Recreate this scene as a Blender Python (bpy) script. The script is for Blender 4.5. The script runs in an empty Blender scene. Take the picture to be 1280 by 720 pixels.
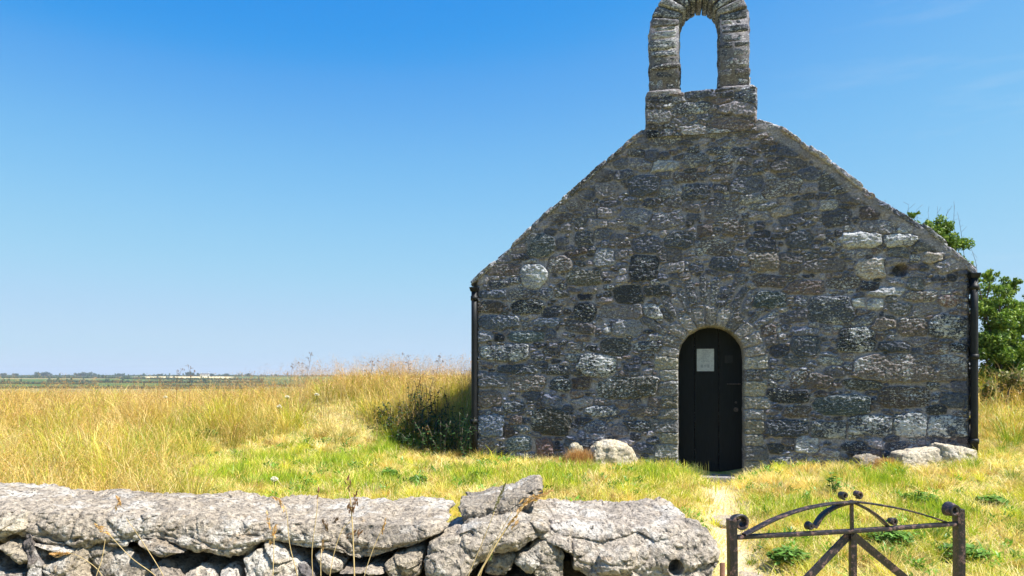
import bpy, math, random
import numpy as np
PI = math.pi
S = bpy.context.scene
COL = S.collection
rng = np.random.default_rng(7)
random.seed(7)
F_PX, HX, HY, EYE = 924.0, 640.0, 470.0, 1.6      # focal length and horizon of the photograph in its 1280-wide pixels

def pix(px, py, Y):
    """point at distance Y seen at photo pixel px,py"""
    return ((px-HX)/F_PX*Y, Y, EYE-(py-HY)/F_PX*Y)

# ------------------------------------------------------------------ noise
_perm = np.random.default_rng(3).permutation(256).astype(np.int64); _perm = np.concatenate([_perm, _perm, _perm])
_g = np.random.default_rng(5).normal(size=(256, 3)); _g /= np.linalg.norm(_g, axis=1)[:, None]
def perlin(x, y, z=None):
    x = np.asarray(x, float); y = np.asarray(y, float); z = np.zeros_like(x) if z is None else np.asarray(z, float)
    x, y, z = np.broadcast_arrays(x, y, z)
    xi = np.floor(x).astype(np.int64); yi = np.floor(y).astype(np.int64); zi = np.floor(z).astype(np.int64)
    xf = x-xi; yf = y-yi; zf = z-zi; xi &= 255; yi &= 255; zi &= 255
    f = lambda t: t*t*t*(t*(t*6-15)+10)
    u, v, w = f(xf), f(yf), f(zf)
    def gr(i, j, k):
        h = _perm[_perm[_perm[(xi+i) & 255]+((yi+j) & 255)]+((zi+k) & 255)]
        g = _g[h]
        return g[..., 0]*(xf-i)+g[..., 1]*(yf-j)+g[..., 2]*(zf-k)
    L = lambda a, b, t: a+(b-a)*t
    return 1.5*L(L(L(gr(0,0,0), gr(1,0,0), u), L(gr(0,1,0), gr(1,1,0), u), v),
             L(L(gr(0,0,1), gr(1,0,1), u), L(gr(0,1,1), gr(1,1,1), u), v), w)
def fbm(x, y, z=None, o=4):
    s = 0; a = 1; f = 1
    z = np.zeros_like(np.asarray(x, float)) if z is None else z
    for i in range(o):
        s = s+a*perlin(x*f+17.3*i, y*f+5.1*i, z*f+9.7*i); a *= .5; f *= 2.03
    return s
def ss(a, b, x):
    t = np.clip((np.asarray(x, float)-a)/(b-a), 0, 1); return t*t*(3-2*t)
def mix(a, b, t): return a+(b-a)*t

_fr = np.random.default_rng(77).random((256, 7))
def facet(P, size, seed=0):
    """broken-stone relief: flat chips, each tilted its own way, with a groove where two meet; returns (tilted plane, groove)"""
    P = np.asarray(P, float)/size+seed*.37; I = np.floor(P).astype(np.int64); n = len(P); d1 = np.full(n, 9.); d2 = np.full(n, 9.); out = np.zeros(n); flat = np.ptp(P[:, 2]) == 0
    for dx in (-1, 0, 1):
        for dy in (-1, 0, 1):
            for dz in ((0,) if flat else (-1, 0, 1)):
                J = I+np.array([dx, dy, dz]); h = _perm[_perm[_perm[J[:, 0] & 255]+(J[:, 1] & 255)]+(J[:, 2] & 255)]; r = _fr[h]
                D = P-(J+r[:, :3]); 
                if flat: D[:, 2] = 0
                d = np.sqrt((D*D).sum(1)); v = (r[:, 3]-.5)*.7+((r[:, 4:7]-.5)*2*D).sum(1)
                b = d < d1; d2 = np.where(b, d1, np.minimum(d2, d)); d1 = np.where(b, d, d1); out = np.where(b, v, out)
    return out, np.exp(-((d2-d1)/.09)**2)
# ------------------------------------------------------------------ object helpers
def tag(o, label=None, cat=None, group=None, kind=None):
    if label: o['label'] = label
    if cat: o['category'] = cat
    if group: o['group'] = group
    if kind: o['kind'] = kind
    return o
def empty(name, loc, label, cat, group=None):
    o = bpy.data.objects.new(name, None); o.location = loc; o.empty_display_size = .2
    COL.objects.link(o); return tag(o, label, cat, group)
def worldloc(o):
    p = np.zeros(3)
    while o is not None:
        p += np.array(o.location); o = o.parent
    return p
def mk(name, V, Fq, mat, parent=None, loc=None, smooth=True, attrs=None):
    """V (n,3) world coordinates; Fq = list of arrays of faces (all of one size each) or list of lists"""
    V = np.asarray(V, float)
    me = bpy.data.meshes.new(name)
    if loc is None:
        loc = worldloc(parent) if parent is not None else np.zeros(3)
    loc = np.array(loc, float)
    arrs = [np.asarray(f, np.int64) for f in Fq if len(f)]
    nl = sum(a.size for a in arrs); nf = sum(a.shape[0] for a in arrs)
    me.vertices.add(len(V)); me.vertices.foreach_set('co', (V-loc).astype(np.float32).ravel())
    me.loops.add(nl); me.polygons.add(nf)
    me.loops.foreach_set('vertex_index', np.concatenate([a.ravel() for a in arrs]).astype(np.int32))
    ls = []; s = 0
    for a in arrs:
        ls.append(s+np.arange(a.shape[0])*a.shape[1]); s += a.size
    me.polygons.foreach_set('loop_start', np.concatenate(ls).astype(np.int32))
    me.update(calc_edges=True)
    me.polygons.foreach_set('use_smooth', np.full(nf, smooth, bool))
    for k, a in (attrs or {}).items():
        a = np.asarray(a, np.float32)
        if a.ndim == 2:
            at = me.attributes.new(k, 'FLOAT_COLOR', 'POINT')
            c = np.ones((len(V), 4), np.float32); c[:, :3] = a; at.data.foreach_set('color', c.ravel())
        else:
            at = me.attributes.new(k, 'FLOAT', 'POINT'); at.data.foreach_set('value', a.ravel())
    me.materials.append(mat)
    o = bpy.data.objects.new(name, me)
    if parent is not None:
        o.parent = parent; o.location = loc-worldloc(parent)
    else:
        o.location = loc
    COL.objects.link(o)
    return o
class MB:
    """gathers pieces of ONE mesh"""
    def __init__(s): s.V = []; s.Q = []; s.T = []; s.n = 0; s.A = {}
    def add(s, V, Q=None, T=None, **at):
        V = np.asarray(V, float); s.V.append(V)
        if Q is not None and len(Q): s.Q.append(np.asarray(Q)+s.n)
        if T is not None and len(T): s.T.append(np.asarray(T)+s.n)
        s.n += len(V)
        for k, a in at.items():
            a = np.asarray(a, float)
            if a.ndim == 0: a = np.full(len(V), float(a))
            elif a.shape == (3,) and len(V) != 3: a = np.tile(a, (len(V), 1))
            s.A.setdefault(k, []).append(a)
        return s
    def build(s, name, mat, parent=None, loc=None, smooth=True):
        return mk(name, np.concatenate(s.V), [np.concatenate(x) for x in (s.Q, s.T) if x], mat, parent, loc, smooth,
                  {k: np.concatenate(a) for k, a in s.A.items()})
def tube(mb, pts, rad, n=8, flat=None, **at):
    """tube through pts; flat=(w,t) makes a flat bar, w along 'side'"""
    P = np.asarray(pts, float); m = len(P)
    rad = np.full(m, rad) if np.ndim(rad) == 0 else np.asarray(rad, float)
    T = np.gradient(P, axis=0); T /= np.linalg.norm(T, axis=1)[:, None]+1e-12
    up = np.array([0, 1., 0]) if abs(T[0][1]) < .9 else np.array([1., 0, 0])
    V = []
    for i in range(m):
        a = np.cross(T[i], up); a /= np.linalg.norm(a)+1e-12; b = np.cross(a, T[i])
        up = b
        if flat: 
            w, t = flat
            cs = [(-1,-1),(-1,-.0),(-1,1),(0,1.0),(1,1),(1,0),(1,-1),(0,-1.0)]
            for c, d in cs:
                k = .93 if abs(c*d) else 1
                V.append(P[i]+a*c*t/2*k+b*d*w/2*k)
        else:
            for k in range(n):
                t = 2*PI*k/n; V.append(P[i]+rad[i]*(a*math.cos(t)+b*math.sin(t)))
    if flat: n = 8
    Q = [(i*n+k, i*n+(k+1) % n, (i+1)*n+(k+1) % n, (i+1)*n+k) for i in range(m-1) for k in range(n)]
    V.append(P[0]); V.append(P[-1])
    T3 = [(m*n, (k+1) % n, k) for k in range(n)]+[(m*n+1, (m-1)*n+k, (m-1)*n+(k+1) % n) for k in range(n)]
    mb.add(V, Q, T3, **at); return mb
def spline(pts, n=8):
    """Catmull-Rom through pts"""
    P = np.asarray(pts, float); P = np.vstack([2*P[0]-P[1], P, 2*P[-1]-P[-2]]); out = []
    for i in range(1, len(P)-2):
        for t in np.linspace(0, 1, n, endpoint=False):
            a, b, c, d = P[i-1:i+3]
            out.append(.5*((2*b)+(-a+c)*t+(2*a-5*b+4*c-d)*t*t+(-a+3*b-3*c+d)*t**3))
    out.append(P[-2]); return np.array(out)
def boxv(x0, x1, y0, y1, z0, z1):
    V = np.array([(x, y, z) for z in (z0, z1) for y in (y0, y1) for x in (x0, x1)], float)
    Q = [(0,2,3,1), (4,5,7,6), (0,1,5,4), (2,6,7,3), (0,4,6,2), (1,3,7,5)]
    return V, Q
_cube_cache = {}
def cubegrid(n):
    if n in _cube_cache: return _cube_cache[n]
    V = []; Q = []; idx = {}
    def vid(p):
        k = tuple(np.round(p, 6))
        if k not in idx: idx[k] = len(V); V.append(p)
        return idx[k]
    g = np.linspace(-1, 1, n+1)
    for ax in range(3):
        for s in (-1, 1):
            for i in range(n):
                for j in range(n):
                    q = []
                    for a, b in ((0,0),(1,0),(1,1),(0,1)):
                        p = [0, 0, 0]; p[ax] = s; p[(ax+1) % 3] = g[i+a]; p[(ax+2) % 3] = g[j+b]; q.append(vid(p))
                    if s < 0: q.reverse()
                    Q.append(q)
    _cube_cache[n] = (np.array(V, float), np.array(Q)); return _cube_cache[n]
def hexrock(C8, n=8, k=7, amp=.01, fr=9., seed=0., fine=.25, fc=0.):
    """rough stone filling a hexahedron; C8[z][y][x] corner order as boxv"""
    P, Q = cubegrid(n); C8 = np.asarray(C8, float)
    nrm = (np.abs(P)**k).sum(1)**(1/k); P = P/nrm[:, None]
    u = (P+1)/2; V = np.zeros((len(P), 3))
    for i in range(8):
        x, y, z = i & 1, (i >> 1) & 1, i >> 2
        w = (u[:, 0] if x else 1-u[:, 0])*(u[:, 1] if y else 1-u[:, 1])*(u[:, 2] if z else 1-u[:, 2])
        V += w[:, None]*C8[i]
    c = C8.mean(0); d = V-c; d /= np.linalg.norm(d, axis=1)[:, None]+1e-9
    nz = fbm(V[:, 0]*fr+seed*3.1, V[:, 1]*fr+seed, V[:, 2]*fr, o=3)+fine*fbm(V[:, 0]*fr*5, V[:, 1]*fr*5+seed, V[:, 2]*fr*5, o=2)
    V = V+d*(amp*nz)[:, None]
    if fc: f_, g_ = facet(V, fc, seed); V = V+d*((f_*.16-.05*g_)*fc)[:, None]
    return V, Q

# ------------------------------------------------------------------ materials
class NT:
    def __init__(s, name):
        s.m = bpy.data.materials.new(name); s.m.use_nodes = True; s.t = s.m.node_tree; s.t.nodes.clear()
        s.out = s.n('ShaderNodeOutputMaterial')
    def n(s, ty, ins=None, **kw):
        nd = s.t.nodes.new(ty)
        for k, v in kw.items(): setattr(nd, k, v)
        for k, v in (ins or {}).items():
            if isinstance(v, bpy.types.NodeSocket): s.t.links.new(v, nd.inputs[k])
            else: nd.inputs[k].default_value = v
        return nd
    def math(s, op, a, b=0., c=False):
        nd = s.n('ShaderNodeMath', {0: a, 1: b}, operation=op); nd.use_clamp = c; return nd.outputs[0]
    def mixc(s, f, a, b, mode='MIX'):
        nd = s.n('ShaderNodeMix', data_type='RGBA', blend_type=mode)
        for i, v in ((0, f), (6, a), (7, b)):
            if isinstance(v, bpy.types.NodeSocket): s.t.links.new(v, nd.inputs[i])
            else: nd.inputs[i].default_value = v if i == 0 else (tuple(v)+(1,) if len(v) == 3 else v)
        return nd.outputs[2]
    def mr(s, v, a, b, c=0., d=1.):
        return s.n('ShaderNodeMapRange', {0: v, 1: a, 2: b, 3: c, 4: d}).outputs[0]
    def noise(s, vec, sc, det=4, rough=.55, dist=0.):
        return s.n('ShaderNodeTexNoise', {'Vector': vec, 'Scale': sc, 'Detail': det, 'Roughness': rough, 'Distortion': dist})
    def vor(s, vec, sc, feat='F1', rnd=1.):
        return s.n('ShaderNodeTexVoronoi', {'Vector': vec, 'Scale': sc, 'Randomness': rnd}, feature=feat)
    def attr(s, name): return s.n('ShaderNodeAttribute', attribute_name=name)
    def pos(s): return s.n('ShaderNodeNewGeometry').outputs['Position']
    def bsdf(s, col, rough=.9, bump=None, strength=.5, dist=.01, metal=0., spec=.3):
        ins = {'Base Color': col if isinstance(col, bpy.types.NodeSocket) else tuple(col)+(1,), 'Roughness': rough, 'Metallic': metal, 'Specular IOR Level': spec}
        if bump is not None:
            b = s.n('ShaderNodeBump', {'Height': bump, 'Strength': strength, 'Distance': dist}); ins['Normal'] = b.outputs[0]
        return s.n('ShaderNodeBsdfPrincipled', ins).outputs[0]
    def done(s, sh): s.t.links.new(sh, s.out.inputs[0]); return s.m

def mat_rubble():
    t = NT('rubble_masonry'); p = t.pos()
    col = t.attr('Col').outputs['Color']; mo = t.attr('mortar').outputs['Fac']; li = t.attr('lichen').outputs['Fac']
    n1 = t.noise(p, 9, 5, .6); n2 = t.noise(p, 45, 4, .65); n3 = t.noise(p, 160, 2, .6)
    stone = t.mixc(1., col, t.mixc(t.mr(n2.outputs[0], .25, .75), (.47,.49,.56), (3.35,3.35,3.6)), 'MULTIPLY')
    stone = t.mixc(t.mr(n1.outputs[0], .58, .75, 0, .3), stone, (.11,.08,.06))          # iron stain
    mort = t.mixc(t.mr(n2.outputs[0], .3, .7), (.185,.172,.188), (.5,.46,.49))
    mort = t.mixc(t.mr(n1.outputs[0], .35, .6), mort, t.mixc(.5, mort, (.19,.18,.19)))
    c = t.mixc(mo, stone, mort)
    nd = t.noise(ps_ := t.n('ShaderNodeMapping', {'Vector': p, 'Scale': (1, 1, 1.8)}).outputs[0], 30, 5, .7, .8); crack = t.mr(t.math('ABSOLUTE', t.math('SUBTRACT', nd.outputs[0], .5)), .002, .014, .45, 0)
    c = t.mixc(crack, c, (.012,.012,.014)); c = t.mixc(t.mr(t.noise(p, 60, 4, .7).outputs[0], .39, .34, 0, .6), c, (.02,.02,.024))
    # crustose lichen: rounded pale patches and specks
    w = t.n('ShaderNodeVectorMath', {0: p, 1: t.n('ShaderNodeVectorMath', {0: n2.outputs['Color'], 'Scale': .028}, operation='SCALE').outputs[0]}, operation='ADD').outputs[0]
    v1 = t.vor(w, 22); v2 = t.vor(w, 62)
    big = t.math('SUBTRACT', t.math('MULTIPLY', li, .95), t.math('MULTIPLY', v1.outputs['Distance'], .95))
    cellr = t.n('ShaderNodeSeparateColor', {0: v1.outputs['Color']}).outputs[0]
    big = t.math('SUBTRACT', big, t.math('MULTIPLY', cellr, .55))
    big = t.math('ADD', big, t.mr(t.noise(p, 30, 5, .7).outputs[0], .3, .7, -.22, .22))
    m1 = t.mr(big, -.01, .04)
    cell2 = t.n('ShaderNodeSeparateColor', {0: v2.outputs['Color']}).outputs[1]
    sp = t.math('SUBTRACT', t.math('MULTIPLY', t.math('ADD', li, .22), .5), t.math('ADD', v2.outputs['Distance'], t.math('MULTIPLY', cell2, .32)))
    m2 = t.math('MULTIPLY', t.mr(sp, -.02, .03), .9)
    ps = t.n('ShaderNodeMapping', {'Vector': p, 'Scale': (1, 1, 1.9)}).outputs[0]; n5 = t.noise(ps, 32, 6, .78, .4); n6 = t.noise(p, 2.6, 3, .6); lit_lichen_streaks = t.math('MULTIPLY', t.mr(t.math('ADD', t.math('ADD', n5.outputs[0], t.math('MULTIPLY', li, .17)), t.mr(n6.outputs[0], .3, .7, -.07, .03)),   .567, .608), .85)  # pale streaks: lichen, plus sunlit ledge edges painted into the colour
    m = t.math('MAXIMUM', t.math('MAXIMUM', m1, m2), lit_lichen_streaks)
    lc = t.mixc(t.mr(n3.outputs[0], .3, .7), (.34,.35,.37), (.8,.8,.79))
    c = t.mixc(t.math('MULTIPLY', m, .9), c, lc)
    h = t.math('ADD', t.math('MULTIPLY', n2.outputs[0], .7), t.math('ADD', t.math('MULTIPLY', n3.outputs[0], .3), t.math('SUBTRACT', t.math('MULTIPLY', m1, .12), t.math('MULTIPLY', crack, .3))))
    return t.done(t.bsdf(c, .92, h, 1., .016, spec=.2))
def mat_limestone():
    t = NT('weathered_limestone'); p = t.pos()
    col = t.attr('Col').outputs['Color']
    n1 = t.noise(p, 7, 6, .65); n2 = t.noise(p, 38, 5, .7); n3 = t.noise(p, 150, 3, .7)
    base = t.mixc(1., col, t.mixc(t.mr(n2.outputs[0], .3, .7), (.46,.4,.34), (1.28,1.15,.98)), 'MULTIPLY')
    base = t.mixc(t.mr(n1.outputs[0], .53, .6, 0, .55), base, (.6,.565,.51))                 # pale lichen crust
    base = t.mixc(t.mr(t.noise(p, 4.3, 4, .6).outputs[0], .57, .66, 0, .55), base, (.19,.165,.14))
    base = t.mixc(t.mr(t.noise(p, 11, 4, .6).outputs[0], .65, .72, 0, .5), base, (.42,.27,.12)) # ochre lichen
    w = t.n('ShaderNodeVectorMath', {0: p, 1: t.n('ShaderNodeVectorMath', {0: n2.outputs['Color'], 'Scale': .03}, operation='SCALE').outputs[0]}, operation='ADD').outputs[0]
    v = t.vor(w, 55); pit = t.mr(t.math('ADD', v.outputs['Distance'], t.math('MULTIPLY', t.n('ShaderNodeSeparateColor', {0: v.outputs['Color']}).outputs[0], .5)), .2, .34, 1, 0)
    pit2 = t.mr(t.noise(p, 60, 5, .75).outputs[0], .54, .61)
    base = t.mixc(t.math('MULTIPLY', pit, .85), base, (.09,.085,.08))
    v3 = t.vor(w, 27); pit3 = t.mr(t.math('ADD', v3.outputs['Distance'], t.math('MULTIPLY', t.n('ShaderNodeSeparateColor', {0: v3.outputs['Color']}).outputs[1], .7)), .14, .24, 1, 0)
    base = t.mixc(t.math('MULTIPLY', pit2, .68), base, (.13,.12,.11)); base = t.mixc(t.math('MULTIPLY', pit3, .9), base, (.1,.09,.08))
    h = t.math('SUBTRACT', t.math('ADD', t.math('MULTIPLY', n2.outputs[0], .9), t.math('MULTIPLY', n3.outputs[0], .35)), t.math('ADD', t.math('MULTIPLY', pit, .45), t.math('ADD', t.math('MULTIPLY', pit2, .15), t.math('MULTIPLY', pit3, .6))))
    return t.done(t.bsdf(base, .93, h, 1., .02, spec=.2))
def mat_grass(name='grass_blades', trans=.35):
    t = NT(name); c = t.attr('Col').outputs['Color']
    d = t.n('ShaderNodeBsdfDiffuse', {'Color': c}); tr = t.n('ShaderNodeBsdfTranslucent', {'Color': t.mixc(.5, c, t.mixc(1., c, (1.15,1.1,.6), 'MULTIPLY'))})
    gl = t.n('ShaderNodeBsdfGlossy', {'Color': (1,1,1,1), 'Roughness': .45})
    m = t.n('ShaderNodeMixShader', {0: trans, 1: d.outputs[0], 2: tr.outputs[0]})
    m2 = t.n('ShaderNodeMixShader', {0: .025, 1: m.outputs[0], 2: gl.outputs[0]})
    return t.done(m2.outputs[0])
def mat_ground():
    t = NT('turf_and_soil'); p = t.pos()
    c = t.attr('Col').outputs['Color']; soil = t.attr('soil').outputs['Fac']; far = t.attr('far').outputs['Fac']
    n1 = t.noise(p, 3, 5, .6); n2 = t.noise(p, 40, 5, .7)
    near = t.mixc(t.mr(n2.outputs[0], .3, .7), (.3,.25,.08), (.55,.44,.18))
    near = t.mixc(t.mr(n1.outputs[0], .45, .65), near, (.14,.19,.03))
    earth = t.mixc(t.mr(n2.outputs[0], .3, .7), (.5,.38,.22), (.72,.6,.42))
    near = t.mixc(t.math('ADD', soil, t.mr(n2.outputs[0], .3, .7, -.3, .3), c=True), near, earth)
    farc = t.mixc(1., c, t.mixc(t.mr(t.noise(p, .02, 6, .7).outputs[0], .3, .7), (.75,.75,.75), (1.25,1.25,1.2)), 'MULTIPLY')
    col = t.mixc(far, near, farc)
    return t.done(t.bsdf(col, .95, n2.outputs[0], .8, .03, spec=.1))
def mat_iron():
    t = NT('rusty_painted_iron'); p = t.pos()
    n1 = t.noise(p, 38, 5, .7); n2 = t.noise(p, 130, 4, .7)
    rust = t.mr(t.math('ADD', n1.outputs[0], t.math('MULTIPLY', n2.outputs[0], .3)), .67, .79)
    rc = t.mixc(t.mr(n2.outputs[0], .35, .65), (.1,.045,.035), (.27,.16,.135))
    c = t.mixc(t.math('MULTIPLY', rust, .85), (.017,.014,.0165), rc)
    b = t.n('ShaderNodeBump', {'Height': t.math('ADD', n1.outputs[0], t.math('MULTIPLY', n2.outputs[0], .4)), 'Strength': .8, 'Distance': .004})
    ins = {'Base Color': c, 'Roughness': t.mr(rust, 0, 1, .42, .85), 'Specular IOR Level': .5, 'Normal': b.outputs[0]}
    return t.done(t.n('ShaderNodeBsdfPrincipled', ins).outputs[0])
def mat_simple(name, a, b, sc=20, rough=.8, spec=.3, strength=.3, dist=.004, stretch=None):
    t = NT(name); p = t.pos()
    if stretch: p = t.n('ShaderNodeMapping', {'Vector': p, 'Scale': stretch}).outputs[0]
    n = t.noise(p, sc, 5, .65)
    return t.done(t.bsdf(t.mixc(t.mr(n.outputs[0], .3, .7), a, b), rough, n.outputs[0], strength, dist, spec=spec))
M_rub = mat_rubble(); M_lime = mat_limestone(); M_grass = mat_grass(); M_leaf = mat_grass('tree_leaves', .3)
M_ground = mat_ground(); M_iron = mat_iron()
M_black = mat_simple('black_paint', (.006,.007,.008), (.014,.015,.017), 30, .55, .25, .2)
M_door = mat_simple('blackened_oak', (.003,.004,.005), (.009,.012,.015), 9, .75, .2, .6, .004, (9, 9, .7))
M_bark = mat_simple('bark', (.06,.045,.035), (.16,.13,.1), 30)
M_slate = mat_simple('roof_slate', (.07,.075,.085), (.2,.2,.2), 14, .8)
M_paper = mat_simple('weathered_paper', (.26,.28,.3), (.42,.44,.46), 25, .5)
M_print = mat_simple('faded_print', (.16,.18,.2), (.3,.32,.34), 60, .6)
M_stem = mat_simple('dry_stem', (.35,.24,.1), (.55,.42,.2), 60, .8)
M_white = mat_simple('farm_render', (.55,.54,.5), (.75,.74,.7), .5)

# ------------------------------------------------------------------ chapel frame
A0 = np.array([(595-HX)/F_PX*10.15, 10.15]); B0 = np.array([(1212-HX)/F_PX*8.87, 8.87])
WID = np.linalg.norm(B0-A0); DU = (B0-A0)/WID; NO = np.array([DU[1], -DU[0]])      # outward normal, towards the camera
if NO[1] > 0: NO = -NO
def Fw(u, z, o):
    """facade coordinates -> world"""
    u = np.asarray(u, float); z = np.asarray(z, float); o = np.asarray(o, float)
    u, z, o = np.broadcast_arrays(u, z, o)
    return np.stack([A0[0]+u*DU[0]+o*NO[0], A0[1]+u*DU[1]+o*NO[1], z], -1)
def fac(px, py, o=0.):
    """photo pixel -> (u,z) on the facade plane"""
    k = (px-HX)/F_PX; a = A0+o*NO
    u = (k*a[1]-a[0])/(DU[0]-k*DU[1]); Y = a[1]+u*DU[1]
    return u, EYE-(py-HY)/F_PX*Y
def xl(Y): return A0[0]-NO[0]*(Y-A0[1])/abs(NO[1])*1.0
def xr(Y): return B0[0]-NO[0]*(Y-B0[1])/abs(NO[1])*1.0

# ------------------------------------------------------------------ terrain
PATH = np.array([(1.2,2.2), (1.3,3.2), (1.62,5.1), (1.98,6.9), (2.4,8.6), (2.62,9.3)])
TRACK = np.array([(-.9,9.7), (-1.7,10.3), (-2.6,11.2), (-3.4,12.4), (-4.2,14)])
def dline(X, Y, L):
    d = np.full(np.shape(X), 1e9)
    for a, b in zip(L[:-1], L[1:]):
        v = b-a; t = np.clip(((X-a[0])*v[0]+(Y-a[1])*v[1])/(v@v), 0, 1)
        d = np.minimum(d, np.hypot(X-a[0]-t*v[0], Y-a[1]-t*v[1]))
    return d
def far_h(X, Y):
    r = np.hypot(X, Y-8)
    return -13.5+13.6*ss(500, 2300, r)+1.3*perlin(X/420., Y/420.)*ss(300, 900, r)*(1-ss(1500, 2300, r))
def ground_h(X, Y):
    X = np.asarray(X, float); Y = np.asarray(Y, float)
    h = .03+.42*ss(2.6, 9.3, Y)
    dl = X-xl(Y); dr = X-xr(Y)
    h = h+(.66*ss(9.7, 13.5, Y)+.12*ss(9.6, 11.2, Y)*ss(-2.6, -.7, dl))*ss(.6, -.7, dl)*(1-.5*ss(-2.6, -6, X))
    h = h+.17*perlin(X*.35+3, Y*.3)*ss(9, 12, Y)*ss(-1.5, -3, X)
    h = h+.1*ss(-6,-3,X)*ss(-1,-2.5,X)*ss(8,11,Y)
    h = h+.62*ss(8.9, 11.8, Y)*ss(-.1, 1.2, dr)+.16*ss(3.6, 5.6, X)*ss(6.8, 9, Y)
    h = h-.09*np.exp(-(dline(X, Y, PATH)/.28)**2)*ss(2, 5, Y)
    h = h-.2*np.exp(-(((X-2.62)/.42)**2+((Y-9.3)/.5)**2))
    h = h+.035*fbm(X*.8, Y*.8, o=3)+.012*perlin(X*4, Y*4)
    r = np.hypot(X, Y-8)
    t = ss(20, 240, r)
    return h*(1-t)+far_h(X, Y)*t
def build_ground():
    tm = 7.9; n = 760
    t = np.linspace(-tm, tm, n); gx = 3.6*np.sinh(t); gy = 3.6*np.sinh(t)+7.5
    gx *= 5200/abs(gx[0]) if abs(gx[0]) > 5200 else 1
    gy = (gy-7.5)*(5200/abs((gy-7.5)[0]))+7.5 if abs((gy-7.5)[0]) > 5200 else gy
    X, Y = np.meshgrid(gx, gy); Z = ground_h(X, Y)
    r = np.hypot(X, Y-8)
    # far fields: cells stretched along X, each with its own crop colour
    sx, sy = 210., 170.
    wx = X+60*perlin(X/500, Y/500); wy = Y+50*perlin(X/400+9, Y/400)
    ci = np.floor(wx/sx+.35*np.floor(wy/sy)).astype(int); cj = np.floor(wy/sy).astype(int)
    pal = np.array([(.05,.1,.02), (.08,.135,.03), (.045,.085,.02), (.1,.14,.035), (.065,.12,.025), (.2,.18,.08), (.05,.09,.02)])
    C = pal[_perm[(_perm[ci & 255]+cj) & 255] % len(pal)]
    k = X/np.maximum(Y, 1)*F_PX+HX
    pale = (k > 172) & (k < 292) & (Y > 1550) & (Y < 2100)
    C[pale] = (.62,.5,.28)
    soil = np.exp(-(dline(X, Y, PATH)/.2)**2)*1.0+.12*np.exp(-(dline(X, Y, TRACK)/.35)**2)
    soil = soil+.5*np.exp(-((X-2.6)**2+(Y-9.1)**2)/.1)
    i = np.arange(n*n).reshape(n, n)
    Q = np.stack([i[:-1,:-1], i[:-1,1:], i[1:,1:], i[1:,:-1]], -1).reshape(-1, 4)
    o = mk('ground', np.stack([X, Y, Z], -1).reshape(-1, 3), [Q], M_ground, attrs={
        'Col': C.reshape(-1, 3), 'soil': np.clip(soil, 0, 1).ravel(), 'far': ss(24, 60, r).ravel()})
    tag(o, kind='structure')
build_ground()

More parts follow.
